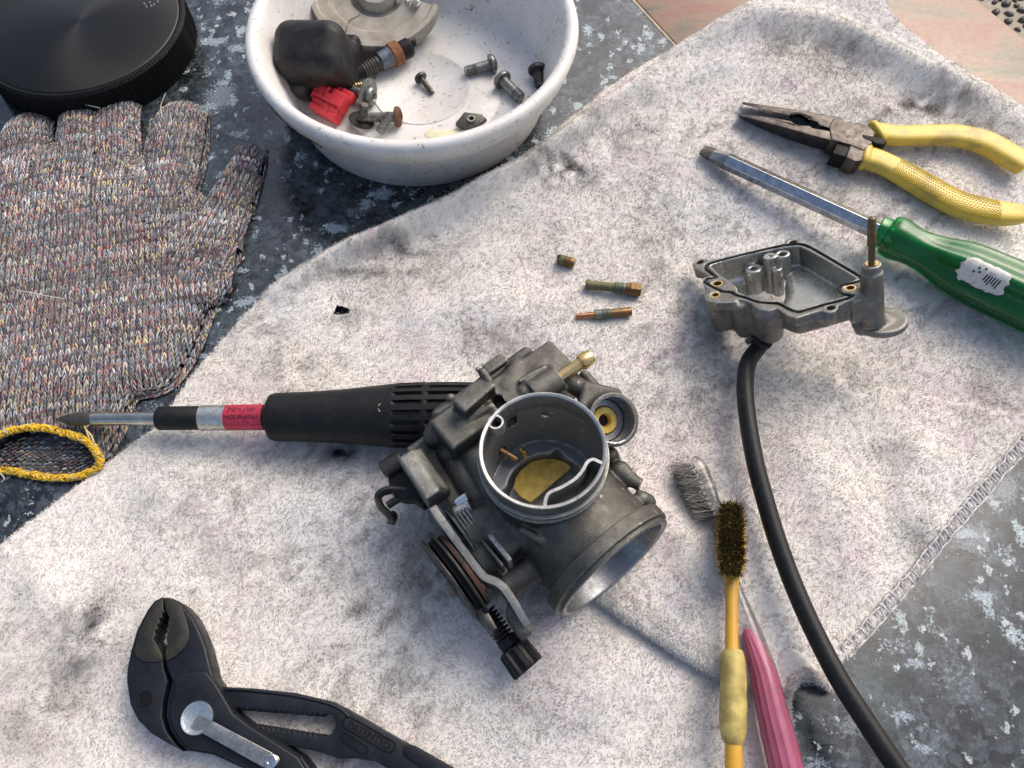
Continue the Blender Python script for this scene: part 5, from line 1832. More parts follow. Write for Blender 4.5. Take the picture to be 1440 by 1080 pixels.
# ------------------------------------------------------------------ hand tools
M['blacksteel'] = solid('blue black phosphated steel', (0.006, 0.008, 0.012), 0.42, 0.2, c2=(0.012, 0.015, 0.021), scale=0.12, rvar=0.1, bump=0.06, bscale=2.5, dust=.05, spec=.3)
M['jawsteel'] = solid('bare bronze grey steel', (0.030, 0.030, 0.029), 0.42, 0.6, c2=(0.055, 0.050, 0.036), scale=0.2, bump=0.05)
M['plier'] = solid('worn dark plier steel', (0.050, 0.043, 0.039), 0.42, 0.8, c2=(0.12, 0.105, 0.093), scale=0.28, bump=0.10)
M['chrome'] = solid('worn chrome', (0.62, 0.64, 0.66), 0.16, 1.0, c2=(0.40, 0.41, 0.42), scale=0.3, bump=0.01)
M['spring'] = solid('brushed spring steel', (0.50, 0.48, 0.43), 0.34, 1.0, c2=(0.38, 0.36, 0.32), scale=0.3)
M['zincplate'] = solid('bright zinc button', (0.62, 0.66, 0.66), 0.3, 0.9, c2=(0.45, 0.5, 0.5), scale=0.4)
M['rubgrip'] = solid('black rubber grip', (0.006, 0.0065, 0.007), 0.46, c2=(0.013, 0.013, 0.014), scale=0.2, bump=0.06, bscale=3, spec=.25)
M['silverfoil'] = solid('scratched silver foil', (0.66, 0.64, 0.58), 0.3, 0.9, c2=(0.42, 0.41, 0.38), scale=0.5, bump=0.08)
M['redfoil'] = solid('red foil label', (0.62, 0.06, 0.10), 0.3, 0.45, c2=(0.42, 0.03, 0.06), scale=0.5, bump=0.05)
M['print'] = solid('black print', (0.012, 0.008, 0.01), 0.5)


def flat(name, px, ztop, thick, mat, parent, bevel=.6, seg=3):
    return build(MB().prism([P(x, y, ztop) for x, y in px], A(0, 0, -thick)), name, mat, parent, bevel=bevel, seg=seg)


# --- slip joint pliers, bottom left
G = 4.0
wp = thing('water_pump_pliers', 'black steel water pump pliers with silver spring clip', 'pliers', P(300, 1000, G))
ZT = 13.5
flat('lower_jaw', [(229, 839), (217, 845), (207, 858), (192.5, 886), (184, 915), (179, 939), (178, 957), (183, 991), (194, 1013), (212, 1031), (230, 1042), (258, 1057), (246, 1046), (233, 1028), (227, 1008), (228.5, 986), (233, 966), (235, 958), (229, 938), (229, 929), (228, 921),
                   (221, 906), (215, 898), (219, 892), (217, 888), (222, 884), (220, 879), (225, 876), (223, 871), (228, 868), (227, 863), (232, 861), (229, 854)], ZT, 9, M['blacksteel'], wp, 1.0)
flat('upper_jaw', [(231, 839), (241, 841), (257.5, 851), (270, 866), (280, 885), (289, 907.5), (295, 932.5), (300, 952), (310, 967), (317, 980), (331, 1002), (357, 1021), (393, 1043), (425, 1064), (445, 1090), (520, 1170), (430, 1170), (352, 1086), (299, 1062), (262, 1056), (249, 1045), (238, 1027), (232, 1008), (234, 987), (239, 966), (241, 957), (233, 938), (232, 929),
                   (232, 918), (235, 905), (234, 895), (237, 886), (236, 876), (238, 868), (235, 862), (232, 854)], ZT, 9, M['blacksteel'], wp, 1.0)
flat('jaw_face', [(229.5, 840), (218, 847), (208, 861), (196, 888), (188.5, 915), (191, 924), (201, 930), (214, 931.5), (227.5, 931), (228, 922), (221, 907), (215, 899), (219, 893), (217, 888), (222, 884), (220, 879), (225, 876), (223, 871), (228, 868), (227, 863), (231, 861), (229, 853)], ZT + .5, 3, M['jawsteel'], wp, .25, 2)
flat('jaw_face', [(231.5, 840), (241, 843), (254, 852), (261, 868), (266, 890), (265.5, 898), (259, 911), (248, 922), (238, 928), (233, 929.5), (232, 919), (235, 905), (234, 895), (237, 886), (236, 876), (238, 868), (235, 862), (232, 853)], ZT + .5, 3, M['jawsteel'], wp, .25, 2)
flat('pivot_plate', [(243, 950), (268, 944), (290, 943), (303, 960), (318, 985), (329, 1004), (357, 1024), (392, 1046), (420, 1064), (432, 1084), (505, 1168), (436, 1168), (356, 1085), (302, 1058), (266, 1052), (253, 1042), (243, 1026), (237, 1007), (239, 986), (244, 966)], ZT + 1.2, 4, M['blacksteel'], wp, .9)
# toothed adjusting slot: a closed loop between outline and slot, built as one bar with a hole
outer_px = [(300, 965), (357, 968), (414, 974), (465, 986), (487, 997), (555, 1036.5), (635, 1080), (720, 1130), (720, 1175), (660, 1150), (600, 1112), (543, 1080), (527, 1071), (500, 1067), (475, 1067), (450, 1057.5), (400, 1047.5), (350, 1040), (300, 1020)]
up_t, lo_t = [], []
for k in range(17):
    x = 328 + k * 7.4
    y = 995.5 + (x - 328) * .08
    up_t += [(x, y - 1.6), (x + 3.7, y + 2.6)]
    y2 = 1021 + (x - 360) * .155 if x > 345 else 1018.5
    lo_t += [(x, y2 + 1.6), (x + 3.7, y2 - 2.6)]
slot = [(324, 1004)] + up_t + [(455, 1004), (465, 1005), (471, 1012), (471.5, 1022), (467, 1031), (459, 1035)] + lo_t[::-1] + [(324, 1014)]


def holed(name, outer, inner, ztop, thick, mat, parent):
    """outline with one opening, bridged by a fine seam"""
    o_ = [P(x, y, ztop) for x, y in outer]
    i_ = [P(x, y, ztop) for x, y in inner]
    bm = bmesh.new()
    base = origin_of(parent)
    vs1 = [bm.verts.new(Vector((p - base) * S)) for p in o_]
    vs2 = [bm.verts.new(Vector((p - base) * S)) for p in i_]
    ed = [bm.edges.new((l[i], l[(i + 1) % len(l)])) for l in (vs1, vs2) for i in range(len(l))]
    bmesh.ops.triangle_fill(bm, edges=ed, use_beauty=True)
    for f in bm.faces:
        if f.normal.z < 0: f.normal_flip()
    ge = bmesh.ops.extrude_face_region(bm, geom=bm.faces[:])
    bmesh.ops.translate(bm, vec=Vector((0, 0, -thick * S)), verts=[g for g in ge['geom'] if isinstance(g, bmesh.types.BMVert)])
    bmesh.ops.recalc_face_normals(bm, faces=bm.faces[:])
    e2 = [e for e in bm.edges if len(e.link_faces) == 2 and e.calc_face_angle(0) > math.radians(60) and all(v.co.z > (ztop - base[2] - .1) * S for v in e.verts)]
    bmesh.ops.bevel(bm, geom=e2, offset=.4 * S, segments=2, profile=.5, affect='EDGES', clamp_overlap=True)
    me = bpy.data.meshes.new(name)
    bm.to_mesh(me)
    bm.free()
    me.materials.append(mat)
    me.polygons.foreach_set('use_smooth', np.ones(len(me.polygons), bool))
    me.set_sharp_from_angle(angle=math.radians(30))
    return link(name, me, base, parent)


holed('slotted_handle', outer_px, slot, 11.5, 7, M['blacksteel'], wp)
# raised border of the handle and the sunk grip panel
rim = [P(x, y, 11.6) for x, y in ((318, 969), (357, 971.5), (412, 978), (460, 989), (480, 998), (491, 1008))]
build(MB().tube(smooth_path(rim, 6), .5, 8), 'raised_border', M['blacksteel'], wp)
flat('grip_panel', [(568, 1049), (576, 1047), (584, 1049), (660, 1092), (720, 1128), (720, 1150), (640, 1110), (572, 1066), (566, 1058)], 12.1, 2, M['blacksteel'], wp, .5)


def stadium(name, a, b, r, z, parent, mat):
    pts = []
    d = unit(np.array(b, float) - np.array(a, float)); n_ = A(-d[1], d[0])
    for c, s0 in ((b, -1), (a, 1)):
        for k in range(9):
            an = math.pi * k / 8
            pts.append(np.array(c) + r * (n_ * math.cos(an) * (1 if s0 < 0 else -1) + d * math.sin(an) * (1 if s0 < 0 else -1)))
    w_ = [P(x, y, z) for x, y in pts]
    return build(MB().tube(w_, .28, 6, closed=True), name, mat, parent)


M['recess_shade'] = solid('painted recess shade', (0.003, 0.003, 0.004), 0.6, spec=.2)  # near-black colour painted for the shade of recesses
stadium('embossed_frame', (490, 1017), (547, 1049.5), 8.6, 11.45, wp, M['recess_shade'])
stadium('embossed_frame', (485.5, 1037.5), (511, 1055), 6.3, 11.45, wp, M['recess_shade'])
for body, (x0, y0), (x1, y1), sz, ft_ in (('PATENTED', (489, 1017), (549, 1050), 3.3, 15.2), ('VCZ', (484, 1037), (506, 1051), 2.6, 5.0)):
    a, b = P(x0, y0, 11.5), P(x1, y1, 11.5)
    text_mesh('embossed_lettering', body, sz, M['blacksteel'], wp, (a + b) / 2 + A(0, 0, .12), b - a, A(0, 0, 1), .16, fit=ft_)
    text_mesh('lettering_shadow', body, sz, M['recess_shade'], wp, (a + b) / 2 + A(.18, -.18, .0), b - a, A(0, 0, 1), .05, fit=ft_)  # offset black copy painted as the shadow of the letters
# pivot button, spring clip, screw, rivet hole
pb = P(277, 1010, ZT + 1.2)
build(MB().lathe(pb, (0, 0, 1), [(-1, 5.2), (.35, 5.2), (.7, 4.9), (.55, 4.2), (.35, 3.6), (.3, .001)], 48), 'pivot_button', M['zincplate'], wp, angle=50)
z1 = ZT + 2.0
q = [P(279.7, 1003, z1 - .3), P(267, 1023, z1 - .3), P(281.5, 1031, z1 - .3), P(286, 1032, z1 + 1.0), P(371, 1079.5, z1 + .9), P(381, 1080.5, z1 + .9), P(390, 1076, z1 + .9), P(393, 1068, z1 + .9), P(391, 1063, z1 + .9), P(300, 1014.5, z1 + 1.0), P(294, 1011, z1 - .3)]
mb = MB()
n_ = len(q)
mb.add(q + [p - A(0, 0, .55) for p in q], [(0, 1, 2, 10), (10, 2, 3, 9), (9, 3, 4, 5, 6, 7, 8)] + [tuple(n_ + i for i in f[::-1]) for f in ((0, 1, 2, 10), (10, 2, 3, 9), (9, 3, 4, 5, 6, 7, 8))] + [((i + 1) % n_, i, n_ + i, n_ + (i + 1) % n_) for i in range(n_)])
build(mb, 'spring_clip', M['spring'], wp, bevel=.12, angle=20)
sc_ = P(381, 1070.5, z1 + .9)
build(MB().lathe(sc_, (0, 0, 1), [(0, 2.3), (.5, 2.2), (.9, 1.7), (.9, .95), (.2, .85), (.2, .001)], 28), 'clip_screw', M['chrome'], wp)
rv = P(203.5, 982.5, ZT + .05)
build(MB().lathe(rv, (0, 0, 1), [(-.2, 2.6), (.15, 2.5), (.2, 2.2), (.06, 2.0), (.06, .001)], 28), 'rivet_hole_patch', M['recess_shade'], wp)  # black disc laid on the jaw, painted as the dark of a hole

# --- needle nose pliers, top right
np_ = thing('needle_nose_pliers', 'rusty dark needle nose pliers with yellow grips lying open', 'pliers', P(1250, 220, G))
ZN = 14.0


def wedge(name, top, zt, bot, zb, mat, bevel=.4):
    """jaw between an upper outline and a lower outline of the same count, tips lower than roots"""
    t_ = [P(x, y, z) for (x, y), z in zip(top, zt)]
    b_ = [P(x, y, z) for (x, y), z in zip(bot, zb)]
    n_ = len(t_)
    nrm = sum(np.cross(t_[i] - t_[0], t_[(i + 1) % n_] - t_[0]) for i in range(n_))
    if nrm[2] < 0: t_, b_ = t_[::-1], b_[::-1]
    mb = MB().add(t_ + b_, [tuple(range(n_)), tuple(range(2 * n_ - 1, n_ - 1, -1))] + [((i + 1) % n_, i, n_ + i, n_ + (i + 1) % n_) for i in range(n_)])
    return build(mb, name, mat, np_, bevel=bevel)


ut = [(1044, 143), (1076, 148), (1115, 153.4), (1182, 165), (1186, 169.6), (1180, 183), (1166, 180), (1152, 176), (1149, 171), (1143, 170), (1139, 164), (1131, 160.5), (1122, 161), (1112, 163), (1076, 155), (1044, 146.5)]
wedge('jaw', ut, [10] + [12, 13.5] + [14] * 10 + [13.5, 12, 10], ut, [6, 5, 4] + [3.2] * 10 + [4, 5, 6], M['plier'])
lt = [(1038, 160.5), (1077, 164), (1112, 170), (1117, 174), (1124, 176.5), (1133, 176.5), (1139, 177), (1142, 180), (1168, 184.5), (1186, 186), (1196, 203), (1178.7, 199.4), (1144, 191), (1108, 180.5), (1063, 168.5), (1039, 163)]
wedge('jaw', lt, [10, 12.5, 13.5] + [14] * 9 + [14, 13.5, 12, 10], [(1038.5, 161), (1077, 164), (1112, 170), (1117, 174), (1124, 176.5), (1133, 176.5), (1139, 177), (1142, 180), (1168, 184.5), (1186, 186), (1190, 221), (1170, 214), (1144, 208), (1108, 196.5), (1063, 178), (1040, 166)], [6, 5, 4] + [3.2] * 9 + [3.2, 3.6, 4.5, 6], M['plier'])
flat('pivot_joint', [(1166, 178), (1172, 165.5), (1182, 165), (1186, 169.6), (1202, 173.2), (1205, 171.4), (1221, 176), (1231, 186), (1226, 203), (1215, 211.5), (1196, 203.5), (1183, 200), (1169, 196)], ZN + .35, 9.5, M['plier'], np_, .5)
pj = P(1196, 187, ZN + .35)
build(MB().lathe(pj, (0, 0, 1), [(0, 3.0), (.08, 2.9), (.02, 2.6), (.06, .001)], 28), 'pivot_rivet', M['plier'], np_)
flat('cutter_gap', [(1212, 188.5), (1222, 190), (1238, 193), (1246, 195), (1248, 200), (1243, 204), (1232, 202), (1213, 193.5)], ZN + .55, 5, M['blackmatte'], np_, .6)
flat('joint_notch', [(1178, 199.3), (1196, 203.3), (1190, 221), (1171, 215)], ZN - .6, 8, M['blackmatte'], np_, .3)
flat('jaw_shank', [(1196, 203), (1216, 211), (1212, 226), (1203, 227), (1190, 221)], ZN, 9, M['plier'], np_, .4)
mb = MB()
for k in range(7):
    p = P(1113 + k * 4.1, 162.5 + k * 1.2 - 4 * math.sin(k / 6 * math.pi), ZN - 1.0)
    mb.box(p, frame(A(0, 0, 1), A(1, -.2, 0)), (.55, .8, 1.1))
tt_ = build(mb, 'jaw_teeth', M['blackmatte'], np_)
tt_['kind'] = 'stuff'
n = NT('yellow dipped grip')
n.put('Base Color', n.mix(n.ramp(n.noise(0.09, 6, 0.7), [(0.48, 0.0), (0.66, 0.9)]), (0.66, 0.47, 0.065), (0.40, 0.29, 0.07)))
n.put('Roughness', 0.42)
n.put('Subsurface Weight', 0.05)
n.put('Subsurface Radius', (0.002, 0.0015, 0.0005))
n.bump(n.noise(0.7, 4), 0.06)
M['grip'] = n.m


def grip(path, widths, zs, hfrac=.62, knurl=None):
    sm = smooth_path([(*P(x, y, z), w_) for (x, y), z, w_ in zip(path, zs, widths)], 10)
    an = np.arange(28) * 2 * math.pi / 28
    ex = .62                                                  # rounded-box cross-section
    sec = np.stack([np.sign(np.cos(an)) * np.abs(np.cos(an)) ** ex, hfrac * np.sign(np.sin(an)) * np.abs(np.sin(an)) ** ex], 1)
    r = sm[:, 3].copy()
    r[0] *= .9; r[-1] *= .6
    mb = MB().tube(sm[:, :3], r, up=A(0, 0, 1), sec=sec)
    o = build(mb, 'grip', M['grip'], np_, angle=60)
    return sm


ug = grip([(1229, 189), (1236, 188), (1262, 190.5), (1300, 190), (1345, 191), (1385, 201), (1415, 217), (1444, 234)], [4.6, 5.4, 5.0, 5.0, 5.4, 5.9, 6.0, 5.5], [10] * 8)
lg = grip([(1212, 219), (1222, 222), (1245, 231), (1280, 250), (1310, 268), (1350, 288), (1395, 299), (1425, 301), (1441, 301)], [4.8, 5.6, 5.4, 5.8, 6.0, 6.0, 5.8, 5.2, 3.8], [10] * 9)
# flanged collars where the grips begin
for sm in (ug, lg):
    t_ = unit(sm[3, :3] - sm[0, :3])
    an = np.arange(24) * 2 * math.pi / 24
    sec = np.stack([np.sign(np.cos(an)) * np.abs(np.cos(an)) ** .6, .68 * np.sign(np.sin(an)) * np.abs(np.sin(an)) ** .6], 1)
    build(MB().tube([sm[0, :3] + t_ * k for k in (-.5, .3, 2.2, 3.2)], [5.6, 6.5, 6.3, 5.2], up=A(0, 0, 1), sec=sec), 'grip_collar', M['grip'], np_, angle=60)
# raised diamond dots along the lower grip
mb = MB()
for i in range(24, 62):
    c, t_ = lg[i, :3], unit(lg[i + 1, :3] - lg[i - 1, :3])
    x_, y_, _ = frame(t_)
    if y_[2] < 0: x_, y_ = -x_, -y_
    r = lg[i, 3]
    for sub in (0, .5):
        for k in range(-4, 5):
            a = math.pi / 2 + (k + sub) * .23
            ca_, sa_ = math.cos(a), math.sin(a)
            p = c + t_ * (sub * np.linalg.norm(lg[i + 1, :3] - c)) + x_ * r * np.sign(ca_) * abs(ca_) ** .62 + y_ * r * .62 * abs(sa_) ** .62 - y_ * .02
            nn_ = unit(x_ * ca_ * .5 + y_ * sa_)
            fx, fy, _ = frame(nn_, t_)
            mb.add([p + fx * .46, p + fy * .46, p - fx * .46, p - fy * .46, p + nn_ * .42], [(0, 1, 4), (1, 2, 4), (2, 3, 4), (3, 0, 4)])
kn = build(mb, 'grip_knurling', M['grip'], np_, angle=60)
kn['kind'] = 'stuff'

# --- green handled screwdriver, right
n = NT('green acetate')
n.put('Base Color', n.ramp(n.noise(0.08, 5), [(0.3, (0.01, 0.42, 0.09)), (0.7, (0.02, 0.52, 0.13))]))
n.put('Transmission Weight', 0.9)
n.put('Roughness', n.ramp(n.noise(0.35, 6, 0.7), [(0.4, 0.08), (0.7, 0.25)]))
n.put('IOR', 1.45)
n.bump(n.noise(0.9, 4), 0.03)
M['greenglass'] = n.m
n = NT('green core')
n.put('Base Color', n.ramp(n.noise(0.08, 5), [(0.3, (0.002, 0.13, 0.03)), (0.7, (0.004, 0.19, 0.05))]))
n.put('Roughness', 0.4)
M['greencore'] = n.m
gs = thing('green_screwdriver', 'flat screwdriver with clear green handle and torn white label', 'screwdriver', P(1240, 330, G))
a, b = P(1236, 325, 15), P(1452, 424, 16.5)
ax = unit(b - a)
tipp = P(988, 211, 8.0)
fl6 = lambda th, t: 1 + (.08 * np.cos(6 * th + .4) if t > 19 else (.02 * np.cos(6 * th + .4)))
prof = [(-1.2, 5.8), (-.8, 6.5), (2.6, 6.7), (3.0, 6.4), (3.2, 7.6), (3.9, 8.6), (6.5, 9.2), (9, 9.0), (13, 8.2), (17, 7.8), (22, 8.0), (27, 9.0), (32, 10.4), (38, 11.3), (46, 11.7), (60, 12), (78, 12), (90, 11.6), (95, 9.5), (97, 5)]
build(MB().lathe(a, ax, prof, 96, mod=fl6), 'handle', M['greenglass'], gs, angle=50)
build(MB().lathe(a, ax, [(4, 3.0), (8, 6.4), (14, 5.6), (22, 6.2), (34, 9.4), (46, 10.6), (90, 10.4), (92, 6)], 60, mod=lambda th, t: 1 + .075 * np.cos(6 * th + .4)), 'handle_core', M['greencore'], gs, angle=50)
# hexagonal blade
ax2 = unit(a - tipp)
L2 = np.linalg.norm(a - tipp)
x_, y_, _ = frame(ax2)
an = np.arange(6) * math.pi / 3 + math.pi / 6 + .12
sec = np.stack([np.cos(an), np.sin(an)], 1)
build(MB().tube([tipp + ax2 * 13, tipp + ax2 * (L2 + 45)], 4.0, up=A(0, 0, 1), sec=sec), 'blade_shaft', M['chrome'], gs, bevel=.25, smooth=False)
mb = MB()
r_ = 4.0
def ring(t, sx, sy, z):
    return [tipp + ax2 * t + x_ * c * sx + y_ * (s_ * sy) + A(0, 0, z) for c, s_ in sec]
v = np.vstack([ring(13.05, 4.0, 4.0, 0), ring(6, 3.9, 2.4, 0), ring(0, 3.3, .75, 0)])
mb.add(v, [(i, (i + 1) % 6, 6 + (i + 1) % 6, 6 + i) for i in range(6)] + [(6 + i, 6 + (i + 1) % 6, 12 + (i + 1) % 6, 12 + i) for i in range(6)] + [tuple(range(12, 18))])
build(mb, 'blade_taper', solid('worn grey blade', (.20, .195, .19), .4, .9, c2=(.33, .33, .34), scale=.3), gs, smooth=False)
v = np.vstack([ring(5.2, 3.95, 2.3, 0), ring(-.3, 3.4, .85, 0)])
mb = MB().add(v, [(i, (i + 1) % 6, 6 + (i + 1) % 6, 6 + i) for i in range(6)] + [tuple(range(6, 12)), tuple(range(5, -1, -1))])
build(mb, 'blade_tip', M['darksteel'], gs, smooth=False)
# torn paper label on the handle
n = NT('torn paper label')
n.put('Base Color', n.mix(n.ramp(n.noise(0.5, 6, 0.75), [(0.5, 0.0), (0.66, .8)]), (0.60, 0.59, 0.56), (0.30, 0.28, 0.23)))
n.put('Roughness', 0.75)
n.bump(n.noise(0.8, 5), .15)
M['paper'] = n.m
x_, y_, _ = frame(ax)
if y_[2] < 0: x_, y_ = -x_, -y_
def onh(t, th, lift=.25):
    """point on the handle: t along, th round from the top towards the viewer"""
    sgn = -1 if (x_ @ A(0, -1, 0)) < 0 else 1
    th0 = math.pi / 2 - sgn * th
    r = 12 * (1 + .08 * math.cos(6 * th0 + .4)) + lift
    return a + ax * t + (x_ * math.cos(th0) + y_ * math.sin(th0)) * r
def handle_th(px, py):
    best = min(((np.hypot(*(np.array(proj(onh(t, th))) - (px, py))), t, th) for t in np.arange(25, 95, 1.0) for th in np.arange(-1.2, 1.3, .05)))
    return best[1:]
tl, thl = handle_th(1384, 389)
pts, nr_ = [], 9
W_, H_ = 9.5, .42
rows = []
for j in range(nr_):
    f = j / (nr_ - 1) * 2 - 1
    row = []
    for i in range(13):
        g_ = i / 12 * 2 - 1
        wob_ = rng.normal(0, .05) if abs(g_) == 1 else 0
        hob = rng.normal(0, .06) if abs(f) == 1 else 0
        row.append(onh(tl + (g_ + wob_) * W_ * (1 - .12 * f * f), thl + (f + hob) * H_ * (1 - .1 * g_ * g_), .3))
    rows.append(row)
mb = MB().add(np.array(rows).reshape(-1, 3), [(j * 13 + i, j * 13 + i + 1, (j + 1) * 13 + i + 1, (j + 1) * 13 + i) for j in range(nr_ - 1) for i in range(12)])
o = build(mb, 'label', M['paper'], gs, angle=80)
md = o.modifiers.new('thick', 'SOLIDIFY'); md.thickness = .0002; md.offset = -1
mb = MB()
for k in range(6):
    f0 = tl + .5 + k * 1.05
    for h0, h1 in ((thl - .10, thl + .12 + .05 * (k % 3)),):
        mb.add([onh(f0 + dx_ - .25 * q_, h0 + (h1 - h0) * q_, .6) for q_ in np.linspace(0, 1, 6) for dx_ in (0, .55)], [(2 * q_, 2 * q_ + 1, 2 * q_ + 3, 2 * q_ + 2) for q_ in range(5)])
for k, (dt, dh) in enumerate(((-3.5, -.2), (-2.6, -.1), (-4.6, -.05), (-1.2, -.25))):
    mb.add([onh(tl + dt, thl + dh, .6), onh(tl + dt + .8, thl + dh, .6), onh(tl + dt + .7, thl + dh + .07, .6), onh(tl + dt - .1, thl + dh + .06, .6)], [(0, 1, 2, 3)])
lb = build(mb, 'label_print', M['print'], gs, smooth=False)
lb['kind'] = 'stuff'

# --- black and red screwdriver under the carburetor
bs = thing('black_screwdriver', 'black rubber handled screwdriver with red and silver label tucked under the carburetor', 'screwdriver', P(380, 588, G))
t0, t1 = P(79, 590, 11.5), P(690, 583, 17.5)
ax = unit(t1 - t0)
def tx(px):
    """distance along the axis of the point seen at column px"""
    lo, hi = 0, 260
    for _ in range(40):
        m = (lo + hi) / 2
        if proj(t0 + ax * m)[0] < px: lo = m
        else: hi = m
    return lo
T_ = tx
ph = [(0, .3), (T_(84), .9), (T_(95), 2.1), (T_(108), 2.7), (T_(131), 2.75)]
x_, y_, _ = frame(ax)
build(MB().lathe(t0, ax, ph, 32, mod=lambda th, t: 1 - .22 * np.abs(np.cos(2 * th)) ** 6 * (1 if t < T_(108) else 0)), 'bit', M['darksteel'], bs, angle=40)
build(MB().lathe(t0, ax, [(T_(130.5), 2.6), (T_(224), 2.6)], 32), 'shaft', solid('nickel shaft', (.58, .54, .47), .22, 1.0, c2=(.45, .42, .36), scale=.2), bs)
build(MB().lathe(t0, ax, [(T_(222.5), 2.4), (T_(223), 4.2), (T_(225), 4.6), (T_(282), 4.65), (T_(284), 4.4)], 40), 'sleeve', M['rubgrip'], bs)
build(MB().lathe(t0, ax, [(T_(283.5), 4.6), (T_(284), 5.0), (T_(320), 5.0)], 40), 'silver_band', M['silverfoil'], bs)
build(MB().lathe(t0, ax, [(T_(320), 5.03), (T_(373), 5.06)], 40), 'red_label', M['redfoil'], bs)
build(MB().lathe(t0, ax, [(T_(373), 4.7), (T_(378), 4.7), (T_(379), 5.6), (T_(381), 5.6)], 40), 'neck_ring', M['blackplast'], bs)
hp = [(T_(379), 5.0), (T_(380), 7.6), (T_(383), 8.9), (T_(388), 9.3), (T_(430), 9.6), (T_(480), 10.3), (T_(530), 11.6), (T_(560), 12.4), (T_(590), 12.7), (T_(640), 12.6), (T_(690), 12.2), (T_(710), 9)]
# grooved barrel: flutes cut in two rows
pr = []
for i in range(len(hp) - 1):
    (ta, ra), (tb, rb_) = hp[i], hp[i + 1]
    m_ = max(2, int((tb - ta) / .7))
    pr += [(ta + (tb - ta) * k / m_, ra + (rb_ - ra) * k / m_) for k in range(m_)]
pr.append(hp[-1])
f1a, f1b, f2a, f2b = T_(558), T_(599), T_(604), T_(662)
def flute(th, t):
    if f1a < t < f1b or f2a < t < f2b:
        e = min(t - f1a, f1b - t) if t < f1b else min(t - f2a, f2b - t)
        return 1 - .10 * np.clip(e / 1.2, 0, 1) * (np.cos(th * 20) > .35)
    return 1.0
build(MB().lathe(t0, ax, pr, 240, mod=flute), 'handle', M['rubgrip'], bs, angle=35)
mp = t0 + ax * T_(430)
mb = MB()
for px_, py_, r_ in ((475, 585, 1.1), (537, 573, 1.3), (529, 581, .7), (518, 566, .8), (536, 569, .7), (540, 585, .5)):
    d = FW + RT * ((px_ - 720) / FPX) + UP * ((540 - py_) / FPX)
    o_ = EYE - t0
    d2, o2 = d - ax * (d @ ax), o_ - ax * (o_ @ ax)
    tz = t0 + ax * T_(px_)
    rr = np.interp(T_(px_), [h[0] for h in hp], [h[1] for h in hp])
    A_, B_, C_ = d2 @ d2, 2 * d2 @ o2, o2 @ o2 - rr * rr
    p = EYE + d * ((-B_ - math.sqrt(max(B_ * B_ - 4 * A_ * C_, 0))) / (2 * A_))
    nn_ = p - t0; nn_ = unit(nn_ - ax * (nn_ @ ax))
    fx, fy, _ = frame(nn_, ax)
    pts = [p + nn_ * .1 + (fx * math.cos(k) * 1.3 + fy * math.sin(k)) * r_ * (.7 + .5 * rng.random()) for k in np.linspace(0, 6.28, 10)[:-1]]
    build(MB().prism(pts, -nn_ * .4), 'paint_chip', M['paint'], bs, smooth=False)


def band_text(name, body, size, px0, px1, py, r, mat, parent):
    """lettering wrapped on the round band"""
    zd = []
    cu = bpy.data.curves.new(name, 'FONT')
    cu.body, cu.size, cu.align_x, cu.align_y, cu.resolution_u = body, size, 'CENTER', 'CENTER', 3
    to = bpy.data.objects.new(name, cu); col.objects.link(to)
    me = bpy.data.meshes.new_from_object(to.evaluated_get(bpy.context.evaluated_depsgraph_get()))
    bpy.data.objects.remove(to)
    bm = bmesh.new(); bm.from_mesh(me)
    bmesh.ops.triangulate(bm, faces=bm.faces[:]); bmesh.ops.subdivide_edges(bm, edges=[e for e in bm.edges if e.calc_length() > .8], cuts=1)
    bm.to_mesh(me); bm.free()
    v = np.empty(len(me.vertices) * 3, np.float32); me.vertices.foreach_get('co', v); v = v.reshape(-1, 3).astype(float)
    L = T_(px1) - T_(px0)
    v[:, 0] *= L / (v[:, 0].max() - v[:, 0].min())
    tc = (T_(px0) + T_(px1)) / 2
    x_, y_, _ = frame(ax)
    if y_[2] < 0: x_, y_ = -x_, -y_
    sgn = 1 if x_[1] > 0 else -1
    best = min(np.arange(-1.4, 1.4, .02), key=lambda th: abs(proj(t0 + ax * tc + (x_ * sgn * math.sin(th) + y_ * math.cos(th)) * r)[1] - py))
    th = best + v[:, 1] / r
    w_ = t0 + ax * (tc + v[:, 0])[:, None] + (x_ * sgn * np.sin(th)[:, None] + y_ * np.cos(th)[:, None]) * (r + .08)
    me.vertices.foreach_set('co', ((w_ - origin_of(parent)) * S).astype(np.float32).ravel())
    me.update(); me.materials.clear(); me.materials.append(mat)
    return link(name, me, origin_of(parent), parent)


band_text('size_print', 'PZ×100', 2.6, 326, 364, 576, 5.06, M['print'], bs)
band_text('origin_print', 'MADE IN JAPAN', 2.3, 322, 368, 586.5, 5.06, M['print'], bs)

# ------------------------------------------------------------------ brass jets on the cloth
M['greenbrass'] = solid('green tarnished brass', (0.085, 0.095, 0.038), 0.65, 0.3, c2=(0.17, 0.155, 0.07), scale=0.7, bump=0.12)
M['brownbrass'] = solid('brown brass', (0.22, 0.13, 0.05), 0.48, 0.75, c2=(0.12, 0.075, 0.035), scale=0.6, bump=0.04)
M['greybrass'] = solid('grey green thread', (0.20, 0.22, 0.17), 0.5, 0.6, c2=(0.12, 0.14, 0.11), scale=0.7)
JZ = 5.6
j = thing('main_jet', 'tiny stubby brass jet alone above the two longer jets', 'jet', P(797, 369, G), 'brass jets laid out on the towel')
a, b = P(785, 364, JZ), P(808, 371, JZ)
ax = unit(b - a); L = np.linalg.norm(b - a)
build(MB().lathe(a + ax * L * .38, ax, [(0, 2.1), (.3, 2.4)] + [(0.4 + k * .4, 2.45 - .22 * (k % 2)) for k in range(8)] + [(L * .6, 2.1), (L * .6, .001)], 24), 'threaded_end', M['brownbrass'], j, angle=25)
